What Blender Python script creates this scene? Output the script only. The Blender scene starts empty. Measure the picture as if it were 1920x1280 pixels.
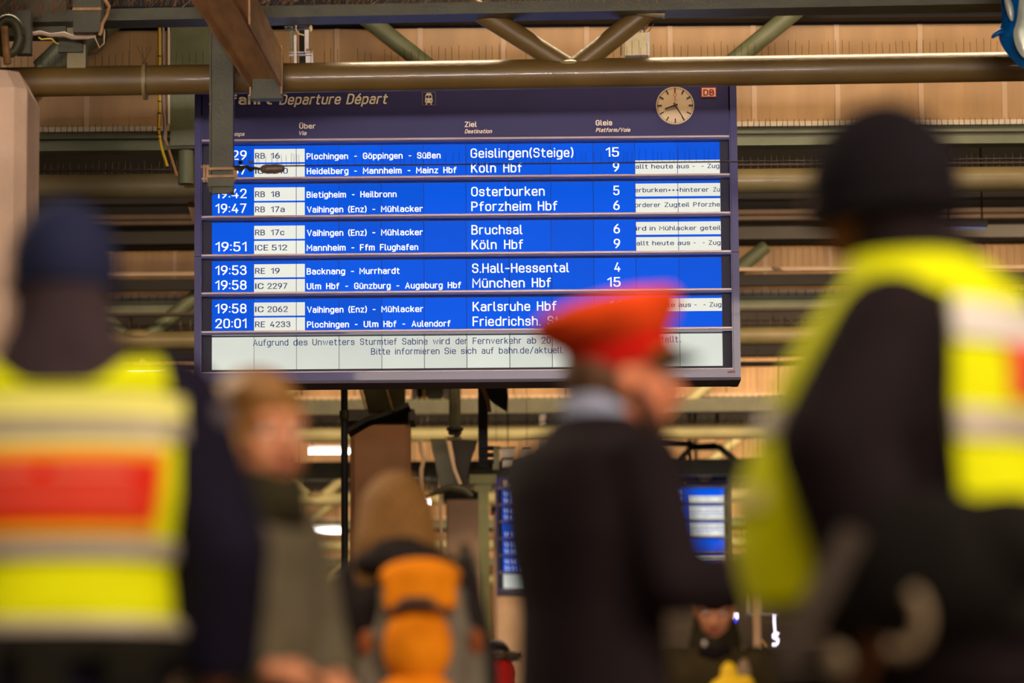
import bpy, bmesh, math, random
from mathutils import Vector, Matrix, Euler
R = math.radians
random.seed(7)
C = bpy.context.scene.collection
SC = bpy.context.scene

# ------------------------------------------------------------------ camera
F = 7200.0                       # focal length in pixels of the 1920 frame (135 mm on 36 mm)
PITCH, ROLL, CAMZ = R(7.3), R(0.47), 0.6
fw = Vector((0, math.cos(PITCH), math.sin(PITCH)))
r0 = Vector((1, 0, 0)); u0 = r0.cross(fw)
rt = r0*math.cos(ROLL) - u0*math.sin(ROLL)
up = u0*math.cos(ROLL) + r0*math.sin(ROLL)
CAM = Vector((0, 0, CAMZ))
cd = bpy.data.cameras.new('camera'); co = bpy.data.objects.new('camera', cd); C.objects.link(co)
m3 = Matrix((rt, up, -fw)).transposed()
co.matrix_world = Matrix.Translation(CAM) @ m3.to_4x4()
cd.lens = 135; cd.sensor_width = 36; cd.clip_start = 0.5; cd.clip_end = 400
cd.dof.use_dof = True; cd.dof.focus_distance = 28.7; cd.dof.aperture_fstop = 1.9
SC.camera = co
def P(px, py, Y):
    """world point on the vertical plane at distance Y seen at that place of the photograph"""
    d = fw*F + rt*(px-960) + up*(640-py)
    return CAM + d*(Y/d.y)

def lin(c):
    return tuple(((v/255)/12.92 if v/255 <= .04045 else ((v/255+.055)/1.055)**2.4) for v in c)

# ------------------------------------------------------------------ world, lights, exposure
w = bpy.data.worlds.new('world'); SC.world = w; w.use_nodes = True
bg = w.node_tree.nodes['Background']; bg.inputs[0].default_value = (1.0, .66, .42, 1); bg.inputs[1].default_value = .12
SC.view_settings.view_transform = 'Standard'; SC.view_settings.look = 'None'
SC.view_settings.exposure = 0; SC.view_settings.gamma = 1; SC.view_settings.use_curve_mapping = False
def area(name, loc, target, sx, sy, power, col=(1, .68, .40)):
    l = bpy.data.lights.new(name, 'AREA'); l.shape = 'RECTANGLE'; l.size = sx; l.size_y = sy
    l.energy = power; l.color = col
    o = bpy.data.objects.new(name, l); C.objects.link(o); o.location = loc
    o.rotation_euler = (Vector(target)-Vector(loc)).to_track_quat('-Z', 'Y').to_euler()
    return o
WARM = (1, .72, .43)
area('hall_lamp_front', (2, 1.5, 7.4), (0, 9, 1.6), 9, 2, 880, (1, .82, .62))
area('fill_light_side', (6.5, 2.5, 4.2), (-1, 8, 1.5), 3, 2, 330, (1, .80, .60))  # added fill from the right front, brightens the woman's face
area('fill_light_middle', (-4.5, 13.5, 5.8), (1.0, 7, 1.3), 3, 2, 420, (1, .80, .56))  # added light from the left for the tall officer's vest front
o = area('shop_light_front', (0, -1.5, 2.0), (0, 26, 5.7), 9, .5, 62, (1, .86, .80)); o.data.spread = R(17)
o = area('bay_lamp_near', (0, 26.75, 8.3), (0, 25.5, 5.6), 13, .15, 230, (1, .78, .52)); o.data.spread = R(70)
for k, (yy, pw) in enumerate(((31.3, 150), (41.3, 330), (51.3, 620), (61.3, 680), (71.3, 700), (81.3, 700), (91.0, 700))):
    hw = 5 + k*1.2
    area('bay_lamp', (hw*(.55 if k == 0 else .25), yy-3.2, 6.75 if k else 7.9), (hw*(.5 if k == 0 else .12), yy+.3, 6.6), hw*(1.4 if k == 0 else 2.2), .4, pw, WARM)

# ------------------------------------------------------------------ materials
MATS = {}
def mat(name, col, rough=.6, metal=0, var=.12, scale=4, bump=0, bscale=60, emit=None, estr=1, stretch=None, coat=0, sheen=0):
    if name in MATS: return MATS[name]
    m = bpy.data.materials.new(name); m.use_nodes = True; nt = m.node_tree; N = nt.nodes; L = nt.links
    b = N['Principled BSDF']; c = lin(col)
    b.inputs['Roughness'].default_value = rough; b.inputs['Metallic'].default_value = metal
    b.inputs['Coat Weight'].default_value = coat
    if sheen: b.inputs['Sheen Weight'].default_value = sheen
    tc = N.new('ShaderNodeTexCoord'); mp = N.new('ShaderNodeMapping'); L.new(tc.outputs['Object'], mp.inputs[0])
    if stretch: mp.inputs['Scale'].default_value = stretch
    nz = N.new('ShaderNodeTexNoise'); nz.inputs['Scale'].default_value = scale; nz.inputs['Detail'].default_value = 6
    L.new(mp.outputs[0], nz.inputs[0])
    cr = N.new('ShaderNodeValToRGB')
    cr.color_ramp.elements[0].position = .3; cr.color_ramp.elements[1].position = .7
    cr.color_ramp.elements[0].color = (*[v*(1-var*1.6) for v in c], 1); cr.color_ramp.elements[1].color = (*[min(1, v*(1+var)) for v in c], 1)
    L.new(nz.outputs[0], cr.inputs[0]); L.new(cr.outputs[0], b.inputs['Base Color'])
    if bump:
        n2 = N.new('ShaderNodeTexNoise'); n2.inputs['Scale'].default_value = bscale; L.new(tc.outputs['Object'], n2.inputs[0])
        bp = N.new('ShaderNodeBump'); bp.inputs['Strength'].default_value = bump; bp.inputs['Distance'].default_value = .01
        L.new(n2.outputs[0], bp.inputs['Height']); L.new(bp.outputs[0], b.inputs['Normal'])
    if emit:
        b.inputs['Emission Color'].default_value = (*lin(emit), 1); b.inputs['Emission Strength'].default_value = estr
    MATS[name] = m
    return m
def lcd(name, col, amp, est=1.0):
    """backlit display: emits its own colour, a little uneven from panel to panel and across the backlight"""
    m = mat(name, (1, 1, 2), rough=.4, var=.02)
    nt = m.node_tree; N = nt.nodes; L = nt.links; b = N['Principled BSDF']; b.inputs['Specular IOR Level'].default_value = .04
    oi = N.new('ShaderNodeObjectInfo'); tc = N.new('ShaderNodeTexCoord'); nz = N.new('ShaderNodeTexNoise')
    nz.inputs['Scale'].default_value = 2.3; L.new(tc.outputs['Object'], nz.inputs[0])
    wv = N.new('ShaderNodeTexWave'); wv.wave_type = 'BANDS'; wv.bands_direction = 'Z'; wv.inputs['Scale'].default_value = 22
    L.new(tc.outputs['Object'], wv.inputs[0])
    a = N.new('ShaderNodeMath'); a.operation = 'MULTIPLY_ADD'; a.inputs[1].default_value = amp; a.inputs[2].default_value = 1-amp
    L.new(oi.outputs['Random'], a.inputs[0])
    a2 = N.new('ShaderNodeMath'); a2.operation = 'MULTIPLY_ADD'; a2.inputs[1].default_value = amp*1.6; L.new(nz.outputs[0], a2.inputs[0]); L.new(a.outputs[0], a2.inputs[2])
    a3 = N.new('ShaderNodeMath'); a3.operation = 'MULTIPLY_ADD'; a3.inputs[1].default_value = amp*.25; L.new(wv.outputs[0], a3.inputs[0]); L.new(a2.outputs[0], a3.inputs[2])
    a4 = N.new('ShaderNodeMath'); a4.operation = 'MULTIPLY'; a4.inputs[1].default_value = est/(1+amp*.4); L.new(a3.outputs[0], a4.inputs[0])
    b.inputs['Emission Color'].default_value = (*lin(col), 1); L.new(a4.outputs[0], b.inputs['Emission Strength'])
    return m
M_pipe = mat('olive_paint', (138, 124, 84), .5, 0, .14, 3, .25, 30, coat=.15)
M_pipef = mat('lit_olive_paint', (176, 168, 122), .5, 0, .12, 3)  # the olive paint lightened, light on the far pipes put into the colour
M_girder = mat('green_paint', (112, 118, 88), .5, 0, .16, 3, .2, 40)
M_dkgreen = mat('dark_green_paint', (66, 64, 36), .5, 0, .2, 5, .3, 50)
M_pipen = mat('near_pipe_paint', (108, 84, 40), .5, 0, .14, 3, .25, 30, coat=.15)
M_railb = mat('dark_rail', (62, 42, 28), .6, 0, .2, 5)
M_brown = mat('brown_steel', (176, 132, 84), .55, 0, .25, 4, .3, 40, stretch=(3, .5, 3))
M_dark = mat('dark_roof_steel', (26, 18, 12), .7, 0, .3, 3, .2, 30)
M_soffit = mat('soffit_shade', (16, 10, 6), .8, 0, .3, 2)  # near-black colour stands in for the shade between the bays
M_fascia = mat('beige_sheet', (186, 150, 108), .6, 0, .10, 1.3, .1, 20, stretch=(4, 1, .6))
M_rib = mat('pale_rib', (204, 172, 140), .5, 0, .05)
M_strip = mat('pale_strip', (226, 212, 196), .5, 0, .08, 9)
M_wire = mat('spike_wire', (150, 128, 96), .35, .8, .1)
M_wired = mat('dark_wire', (44, 32, 24), .5, .4, .1)
M_conc = mat('concrete_plaster', (226, 190, 160), .85, 0, .10, 2.5, .5, 45)
M_concb = mat('brown_column_paint', (112, 74, 44), .75, 0, .10, 2.5, .2, 45)
M_ivory = mat('ivory_box', (226, 206, 150), .5, 0, .10, 14)
M_white = mat('white_enamel', (222, 212, 200), .4, 0, .08, 20)
M_yellow = mat('yellow_cable', (214, 178, 20), .45, 0, .1)
M_navy = mat('navy_casing', (44, 36, 106), .35, .1, .06, 3, coat=.3)
M_head = mat('navy_header_glass', (33, 25, 96), .5, 0, .04)
M_rail = mat('anodised_rail', (176, 158, 164), .35, .35, .05)
M_recess = mat('recess_dark', (36, 32, 52), .6, 0, .1)
M_print = mat('cream_print', (255, 240, 220), .5, 0, .03, emit=None)
M_blue = lcd('lcd_blue', (0, 86, 226), .16)
M_lcdw = lcd('lcd_white', (236, 236, 222), .08)
M_infow = lcd('lcd_info_white', (216, 220, 208), .16)
M_txtw = mat('lcd_letter_white', (200, 205, 215), .5, 0, 0, emit=(240, 246, 255), estr=1)
M_txtb = mat('lcd_letter_blue', (14, 40, 96), .6, 0, 0, emit=(14, 44, 104), estr=.8)
M_red = mat('logo_red', (190, 28, 20), .5, 0, .03)
M_clock = mat('clock_face', (226, 200, 164), .4, 0, .03)
M_black = mat('black_paint', (14, 12, 14), .4, 0, .03)
M_tube = mat('tube_glow', (255, 250, 240), emit=(255, 250, 242), estr=9)
M_floor = mat('terrazzo', (120, 108, 96), .35, 0, .15, 8)
M_ceil = mat('ceiling_panel', (58, 42, 30), .8, 0, .2, 1)

# ------------------------------------------------------------------ mesh helpers
class MB:
    def __init__(s): s.v = []; s.f = []
    def add(s, vs, fs):
        n = len(s.v); s.v += [Vector(q) for q in vs]; s.f += [tuple(i+n for i in f) for f in fs]; return s
    def box(s, x0, x1, y0, y1, z0, z1):
        return s.add([(x0,y0,z0),(x1,y0,z0),(x1,y1,z0),(x0,y1,z0),(x0,y0,z1),(x1,y0,z1),(x1,y1,z1),(x0,y1,z1)],
                     [(3,2,1,0),(4,5,6,7),(0,1,5,4),(1,2,6,5),(2,3,7,6),(3,0,4,7)])
    def frame(s, p0, p1):
        d = (p1-p0).normalized(); a = Vector((0,0,1)) if abs(d.z) < .9 else Vector((0,1,0))
        x = d.cross(a).normalized(); return d, x, x.cross(d)
    def tube(s, p0, p1, r, r1=None, n=12, caps=True):
        p0, p1 = Vector(p0), Vector(p1); r1 = r if r1 is None else r1
        d, x, y = s.frame(p0, p1); vs = []
        for p, q in ((p0, r), (p1, r1)):
            for i in range(n):
                a = 2*math.pi*i/n; vs.append(p + (x*math.cos(a)+y*math.sin(a))*q)
        fs = [(i, (i+1) % n, n+(i+1) % n, n+i) for i in range(n)]
        if caps: fs += [tuple(range(n-1, -1, -1)), tuple(range(n, 2*n))]
        return s.add(vs, fs)
    def path(s, pts, r, n=8):
        pts = [Vector(p) for p in pts]; vs = []; fs = []
        for k, p in enumerate(pts):
            a, b = pts[max(k-1, 0)], pts[min(k+1, len(pts)-1)]
            d = (b-a).normalized(); ref = Vector((0,1,0)) if abs(d.y) < .9 else Vector((0,0,1))
            x = d.cross(ref).normalized(); y = x.cross(d); rr = r[k] if isinstance(r, (list, tuple)) else r
            for i in range(n):
                t = 2*math.pi*i/n; vs.append(p+(x*math.cos(t)+y*math.sin(t))*rr)
        for k in range(len(pts)-1):
            for i in range(n): fs.append((k*n+i, k*n+(i+1) % n, (k+1)*n+(i+1) % n, (k+1)*n+i))
        fs += [tuple(range(n-1, -1, -1)), tuple((len(pts)-1)*n+i for i in range(n))]
        return s.add(vs, fs)
    def beam(s, p0, p1, w, h):
        """rectangular bar; w along y-ish, h upright"""
        p0, p1 = Vector(p0), Vector(p1); d = (p1-p0).normalized()
        a = Vector((0,1,0)) if abs(d.y) < .8 else Vector((1,0,0))
        y = (a - d*a.dot(d)).normalized(); z = d.cross(y)
        vs = [p + y*(w/2*i) + z*(h/2*j) for p in (p0, p1) for i, j in ((-1,-1),(1,-1),(1,1),(-1,1))]
        return s.add(vs, [(0,1,2,3),(7,6,5,4),(0,4,5,1),(1,5,6,2),(2,6,7,3),(3,7,4,0)])
    def prism(s, pts, y0, y1):
        """polygon given in x,z, thickness y0..y1"""
        n = len(pts); vs = [(x, y0, z) for x, z in pts]+[(x, y1, z) for x, z in pts]
        return s.add(vs, [tuple(range(n)), tuple(range(2*n-1, n-1, -1))]+[(i, n+i, n+(i+1) % n, (i+1) % n) for i in range(n)])
    def slab(s, pts, th):
        """polygon of world points pushed back by th along y"""
        n = len(pts); vs = [Vector(p) for p in pts]+[Vector(p)+Vector((0, th, 0)) for p in pts]
        return s.add(vs, [tuple(range(n)), tuple(range(2*n-1, n-1, -1))]+[(i, n+i, n+(i+1) % n, (i+1) % n) for i in range(n)])
    def ell(s, c, r, rot=None, nu=20, nv=12):
        c = Vector(c); vs = []; fs = []
        for j in range(nv+1):
            t = math.pi*j/nv
            for i in range(nu):
                a = 2*math.pi*i/nu; q = Vector((r[0]*math.sin(t)*math.cos(a), r[1]*math.sin(t)*math.sin(a), r[2]*math.cos(t)))
                if rot: q = rot @ q
                vs.append(c+q)
        for j in range(nv):
            for i in range(nu): fs.append((j*nu+i, (j+1)*nu+i, (j+1)*nu+(i+1) % nu, j*nu+(i+1) % nu))
        return s.add(vs, fs)
    def capsule(s, p0, p1, a, b, n=14):
        s.tube(p0, p1, a, b, n); s.ell(p0, (a, a, a), nu=n, nv=8); s.ell(p1, (b, b, b), nu=n, nv=8); return s
    def loft(s, rings, n=28, ex=2.3):
        vs = []; fs = []
        for z, rx, ry, yo in rings:
            for i in range(n):
                a = 2*math.pi*i/n; x, y = sup(a, rx, ry, ex); vs.append((x, y+yo, z))
        for k in range(len(rings)-1):
            for i in range(n): fs.append((k*n+i, k*n+(i+1) % n, (k+1)*n+(i+1) % n, (k+1)*n+i))
        fs += [tuple(range(n-1, -1, -1)), tuple((len(rings)-1)*n+i for i in range(n))]
        return s.add(vs, fs)
    def band(s, rings, z0, z1, off, a0=0, a1=360, th=.006, steps=8, ex=2.3, na=40):
        """curved strip hugging the lofted body between heights z0..z1 and angles a0..a1"""
        full = (a1-a0) >= 360; K = na
        vs = []; fs = []
        for k in range(steps+1):
            z = z0+(z1-z0)*k/steps; rx, ry, yo = ring_at(rings, z)
            for i in range(K+1):
                a = R(a0+(a1-a0)*i/K)
                for o in (off, off+th):
                    x, y = sup(a, rx+o, ry+o, ex); vs.append((x, y+yo, z))
        W = (K+1)*2
        for k in range(steps):
            for i in range(K):
                q = k*W+i*2
                fs.append((q+1, q+3, q+W+3, q+W+1)); fs.append((q, q+W, q+W+2, q+2))
        for i in range(K):
            fs.append((i*2, i*2+2, i*2+3, i*2+1)); t = steps*W+i*2; fs.append((t, t+1, t+3, t+2))
        if not full:
            for k in range(steps):
                q = k*W; fs.append((q, q+1, q+W+1, q+W)); q += K*2; fs.append((q, q+W, q+W+1, q+1))
        return s.add(vs, fs)
    def xf(s, M):
        s.v = [M @ v for v in s.v]; return s
    def build(s, name, m, parent=None, smooth=False, origin=None, kind=None):
        me = bpy.data.meshes.new(name)
        o0 = Vector(origin) if origin is not None else (Vector(parent['_o']) if parent is not None and '_o' in parent else Vector((0,0,0)))
        me.from_pydata([v-o0 for v in s.v], [], s.f)
        bm = bmesh.new(); bm.from_mesh(me); bmesh.ops.remove_doubles(bm, verts=bm.verts, dist=1e-6)
        bmesh.ops.recalc_face_normals(bm, faces=bm.faces); bm.to_mesh(me); bm.free()
        me.materials.append(m)
        if smooth:
            for p in me.polygons: p.use_smooth = True
            try: me.set_sharp_from_angle(angle=R(40))
            except Exception: pass
        o = bpy.data.objects.new(name, me); C.objects.link(o)
        if parent is not None: o.parent = parent
        elif origin is not None: o.location = o0
        if kind: o['kind'] = kind
        return o
def sup(a, rx, ry, ex):
    c, s_ = math.cos(a), math.sin(a); k = (abs(c)**ex+abs(s_)**ex)**(-1/ex); return rx*c*k, ry*s_*k
def ring_at(rings, z):
    for (z0, a0, b0, c0), (z1, a1, b1, c1) in zip(rings, rings[1:]):
        if z0 <= z <= z1:
            t = (z-z0)/(z1-z0); return a0+(a1-a0)*t, b0+(b1-b0)*t, c0+(c1-c0)*t
    return rings[0][1:] if z < rings[0][0] else rings[-1][1:]
def thing(name, label, cat, loc=(0, 0, 0), rz=0, group=None):
    o = bpy.data.objects.new(name, None); C.objects.link(o); o.empty_display_size = .1
    o.location = loc; o.rotation_euler = (0, 0, rz); o['label'] = label; o['category'] = cat
    if group: o['group'] = group
    o['_o'] = tuple(loc) if rz == 0 else (0, 0, 0)
    return o
def tag(o, label, cat, group=None):
    o['label'] = label; o['category'] = cat
    if group: o['group'] = group
    return o
def struct(name, mb, m, **k):
    o = mb.build(name, m, **k); o['kind'] = 'structure'; return o
def fuse(mb, name, m, parent, voxel=.012, sm=4, fac=.5):
    """merge overlapping shapes into one continuous skin"""
    o = mb.build(name, m, parent)
    md = o.modifiers.new('r', 'REMESH'); md.mode = 'VOXEL'; md.voxel_size = voxel; md.use_smooth_shade = True
    if sm: s_ = o.modifiers.new('s', 'SMOOTH'); s_.iterations = sm; s_.factor = fac
    bpy.context.view_layer.update()
    dg = bpy.context.evaluated_depsgraph_get()
    me = bpy.data.meshes.new_from_object(o.evaluated_get(dg)); o.modifiers.clear(); o.data = me
    for p in me.polygons: p.use_smooth = True
    if not me.materials: me.materials.append(m)
    return o

# lettering: every character is a set of pen strokes (cap height 1, rounded corners), drawn as flat ribbons --
_X = .72
def _bowl(w=.48, x0=0): return [(x0, 0, .22), (x0+w, 0, .22), (x0+w, _X, .22), (x0, _X, .22), 'c']
_S = lambda w, h, r: [(w, h*.76), (w, h, r), (0, h, r), (0, h*.53, r*.85), (w, h*.53, r*.85), (w, 0, r), (0, 0, r), (0, h*.24)]
GL = {
 'A': (.6, [[(0, 0), (.3, 1), (.6, 0)], [(.11, .3), (.49, .3)]]), 'B': (.52, [[(0, 0), (0, 1), (.48, 1, .22), (.48, .53, .2), (0, .53)], [(0, .53), (.52, .53, .25), (.52, 0, .25), (0, 0)]]),
 'C': (.52, [[(.52, .72), (.52, 1, .25), (0, 1, .25), (0, 0, .25), (.52, 0, .25), (.52, .28)]]), 'D': (.55, [[(0, 0), (0, 1), (.55, 1, .27), (.55, 0, .27), (0, 0)]]),
 'E': (.46, [[(.46, 1), (0, 1), (0, 0), (.46, 0)], [(0, .52), (.4, .52)]]), 'F': (.46, [[(.46, 1), (0, 1), (0, 0)], [(0, .5), (.4, .5)]]),
 'G': (.54, [[(.53, .74), (.53, 1, .25), (0, 1, .25), (0, 0, .25), (.54, 0, .22), (.54, .47), (.3, .47)]]), 'H': (.52, [[(0, 0), (0, 1)], [(.52, 0), (.52, 1)], [(0, .52), (.52, .52)]]),
 'I': (0, [[(0, 0), (0, 1)]]), 'K': (.54, [[(0, 0), (0, 1)], [(.5, 1), (0, .38)], [(.18, .6), (.54, 0)]]), 'M': (.68, [[(0, 0), (0, 1), (.34, .36), (.68, 1), (.68, 0)]]),
 'N': (.54, [[(0, 0), (0, 1), (.54, 0), (.54, 1)]]), 'O': (.54, [[(0, 0, .26), (.54, 0, .26), (.54, 1, .26), (0, 1, .26), 'c']]), 'P': (.52, [[(0, 0), (0, 1), (.52, 1, .26), (.52, .44, .26), (0, .44)]]),
 'R': (.52, [[(0, 0), (0, 1), (.5, 1, .25), (.5, .48, .25), (0, .48)], [(.28, .48), (.53, 0)]]), 'S': (.52, [_S(.52, 1, .25)]), 'T': (.56, [[(0, 1), (.56, 1)], [(.28, 1), (.28, 0)]]),
 'U': (.54, [[(0, 1), (0, 0, .27), (.54, 0, .27), (.54, 1)]]), 'V': (.6, [[(0, 1), (.3, 0), (.6, 1)]]), 'Z': (.52, [[(0, 1), (.52, 1), (0, 0), (.52, 0)]]),
 '0': (.48, [[(0, 0, .24), (.48, 0, .24), (.48, 1, .24), (0, 1, .24), 'c']]), '1': (.26, [[(0, .78), (.26, 1), (.26, 0)]]), '2': (.48, [[(0, .74), (0, 1, .24), (.47, 1, .24), (.47, .6, .16), (0, 0), (.5, 0)]]),
 '3': (.48, [[(0, .77), (0, 1, .22), (.45, 1, .22), (.45, .54, .2), (.16, .54)], [(.16, .54), (.48, .54, .24), (.48, 0, .24), (0, 0, .24), (0, .23)]]),
 '4': (.54, [[(.3, 1), (0, .26), (.54, .26)], [(.4, .5), (.4, 0)]]), '5': (.48, [[(.45, 1), (.05, 1), (.03, .56), (.48, .62, .24), (.48, 0, .24), (0, 0, .24), (0, .2)]]),
 '6': (.48, [[(0, 0, .24), (.48, 0, .24), (.48, .58, .24), (0, .58, .24), 'c'], [(0, .3), (.02, .62, .2), (.34, 1)]]), '7': (.48, [[(0, 1), (.48, 1), (.14, 0)]]),
 '8': (.48, [[(.02, .54, .2), (.46, .54, .2), (.46, 1, .22), (.02, 1, .22), 'c'], [(0, 0, .24), (.48, 0, .24), (.48, .54, .22), (0, .54, .22), 'c']]),
 '9': (.48, [[(0, .42, .24), (.48, .42, .24), (.48, 1, .24), (0, 1, .24), 'c'], [(.48, .7), (.46, .38, .2), (.14, 0)]]),
 ':': (0, ['d', (0, .12), (0, .66)]), '.': (0, ['d', (0, .02)]), '-': (.36, [[(0, .44), (.36, .44)]]), '+': (.4, [[(0, .42), (.4, .42)], [(.2, .22), (.2, .62)]]),
 '(': (.14, [[(.14, 1.06), (0, .78, .2), (0, .2, .2), (.14, -.1)]]), ')': (.14, [[(0, 1.06), (.14, .78, .2), (.14, .2, .2), (0, -.1)]]), '/': (.42, [[(0, -.06), (.42, 1.05)]]),
 'a': (.45, [[(.03, .62), (.05, _X, .16), (.45, _X, .2), (.45, 0)], [(.45, .42), (0, .42, .18), (0, 0, .18), (.45, 0, .16), (.45, .25)]]), 'b': (.48, [[(0, 1), (0, 0)], _bowl()]),
 'c': (.44, [[(.44, .52), (.44, _X, .2), (0, _X, .22), (0, 0, .22), (.44, 0, .2), (.44, .2)]]), 'd': (.48, [[(.48, 1), (.48, 0)], _bowl()]),
 'e': (.46, [[(0, .36), (.46, .36), (.46, _X, .22), (0, _X, .22), (0, 0, .22), (.46, 0, .2), (.46, .12)]]), 'f': (.34, [[(.12, 0), (.12, 1, .16), (.36, 1)], [(0, .68), (.32, .68)]]),
 'g': (.48, [_bowl(), [(.48, _X), (.48, -.27, .22), (.03, -.27)]]), 'h': (.46, [[(0, 0), (0, 1)], [(0, .45), (0, _X, .2), (.46, _X, .22), (.46, 0)]]),
 'i': (0, [[(0, 0), (0, _X)], 'd', (0, .98)]), 'k': (.44, [[(0, 0), (0, 1)], [(.41, _X), (0, .26)], [(.15, .43), (.44, 0)]]), 'l': (.13, [[(0, 1), (0, 0, .12), (.14, 0)]]),
 'm': (.74, [[(0, 0), (0, _X)], [(0, .45), (0, _X, .18), (.37, _X, .18), (.37, 0)], [(.37, .45), (.37, _X, .18), (.74, _X, .18), (.74, 0)]]),
 'n': (.46, [[(0, 0), (0, _X)], [(0, .45), (0, _X, .2), (.46, _X, .22), (.46, 0)]]), 'o': (.48, [_bowl()]), 'p': (.48, [[(0, _X), (0, -.28)], _bowl()]),
 'r': (.3, [[(0, 0), (0, _X)], [(0, .42), (0, _X, .2), (.31, _X)]]), 's': (.42, [_S(.42, _X, .18)]), 't': (.34, [[(.12, .94), (.12, 0, .15), (.35, 0)], [(0, .7), (.33, .7)]]),
 'u': (.46, [[(0, _X), (0, 0, .22), (.46, 0, .2), (.46, .27)], [(.46, _X), (.46, 0)]]), 'v': (.46, [[(0, _X), (.23, 0), (.46, _X)]]),
 'w': (.68, [[(0, _X), (.17, 0), (.34, _X*.9), (.51, 0), (.68, _X)]]), 'z': (.42, [[(0, _X), (.42, _X), (0, 0), (.42, 0)]]),
 'ß': (.46, [[(0, 0), (0, 1, .22), (.42, 1, .22), (.42, .55, .16), (.2, .55)], [(.2, .55), (.47, .55, .24), (.47, 0, .24), (.16, 0)]]),
 ' ': (.22, []),
}
for a_, b_ in (('ä', 'a'), ('ö', 'o'), ('ü', 'u')): GL[a_] = (GL[b_][0], GL[b_][1]+['d', (.12, .95), (.34, .95)])
for a_, b_ in (('Ü', 'U'),): GL[a_] = (GL[b_][0], GL[b_][1]+['d', (.14, 1.2), (.4, 1.2)])
GL['é'] = (GL['e'][0], GL['e'][1]+[[(.18, .84), (.32, 1.04)]])
def _round(st):
    closed = st[-1] == 'c'; p = st[:-1] if closed else st; n = len(p); out = []
    for i, q in enumerate(p):
        r = q[2] if len(q) > 2 else 0
        if r == 0 or (not closed and i in (0, n-1)): out.append(Vector(q[:2])); continue
        v = Vector(q[:2]); a = Vector(p[i-1][:2])-v; b = Vector(p[(i+1) % n][:2])-v
        la, lb = a.length, b.length; d = min(r, la*.5 if len(p[i-1]) > 2 else la, lb*.5 if len(p[(i+1) % n]) > 2 else lb)
        A, B = v+a/la*d, v+b/lb*d
        for k in range(6):
            t = k/5; u_ = t; out.append(A*(1-u_)**2+v*2*u_*(1-u_)*.86+B*u_**2+(A+B)*.5*2*u_*(1-u_)*.14)
    res = [out[0]]
    for q in out[1:]:
        if (q-res[-1]).length > 1e-4: res.append(q)
    if closed and (res[0]-res[-1]).length < 1e-4: res.pop()
    return res, closed
def glyphs(txt, wt, shear, gap=.20):
    key = (txt, wt, shear)
    if key in _tc: return _tc[key]
    vs = []; fs = []; x = 0; hw = wt/2
    def sq(c, r=None, n=8):
        r = r or hw*1.15; b0 = len(vs)
        for i in range(n): a = 2*math.pi*(i+.5)/n; vs.append(Vector((c[0]+r*math.cos(a), c[1]+r*math.sin(a), 0)))
        fs.append(tuple(range(b0, b0+n)))
    for ch in txt:
        w_, st = GL[ch]; dots = False
        for q in st:
            if q == 'd': dots = True; continue
            if dots and isinstance(q, tuple): sq((x+q[0], q[1])); continue
            dots = False; p, closed = _round(q); n = len(p); b0 = len(vs)
            for i, v in enumerate(p):
                a = p[i-1] if (i or closed) else None; b = p[(i+1) % n] if (i < n-1 or closed) else None
                d0 = (v-a).normalized() if a is not None else (b-v).normalized(); d1 = (b-v).normalized() if b is not None else d0
                n0 = Vector((-d0.y, d0.x)); n1 = Vector((-d1.y, d1.x)); m = (n0+n1)
                m = m.normalized() if m.length > 1e-3 else n0
                sc_ = min(1/max(.35, m.dot(n0)), 1.7)
                e = Vector((0, 0))
                if a is None: e = -d1*hw*.75
                if b is None: e = d0*hw*.75
                for sg in (1, -1):
                    g = v+m*hw*sc_*sg+e; vs.append(Vector((x+g.x, g.y, 0)))
            for i in range(n if closed else n-1):
                j = (i+1) % n; fs.append((b0+2*i, b0+2*i+1, b0+2*j+1, b0+2*j))
        x += w_+gap+wt*.55
    vs = [Vector((v.x+shear*v.y, v.y, 0)) for v in vs]
    _tc[key] = (vs, fs); return _tc[key]
_tc = {}
def put_text(mb, txt, x0, x1, zb, cap, y, wt=.14, shear=0):
    """letters between x0 and x1, standing on height zb, facing -Y at depth y"""
    vs, fs = glyphs(txt, wt, shear); a = min(v.x for v in vs); b = max(v.x for v in vs)
    kx = (x1-x0)/(b-a); kz = cap/(1+wt)
    mb.add([(x0+(v.x-a)*kx, y, zb+(v.y+wt/2)*kz) for v in vs], fs)

# ------------------------------------------------------------------ the setting
struct('floor', MB().box(-24, 24, -8, 96, -.2, 0), M_floor)
struct('ceiling', MB().box(-24, 24, -8, 96, 8.5, 8.7), M_ceil)
struct('wall_back', MB().box(-24, 24, 95, 95.3, 0, 8.5), mat('back_wall_plaster', (150, 118, 84), .8, 0, .1, .6))

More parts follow.
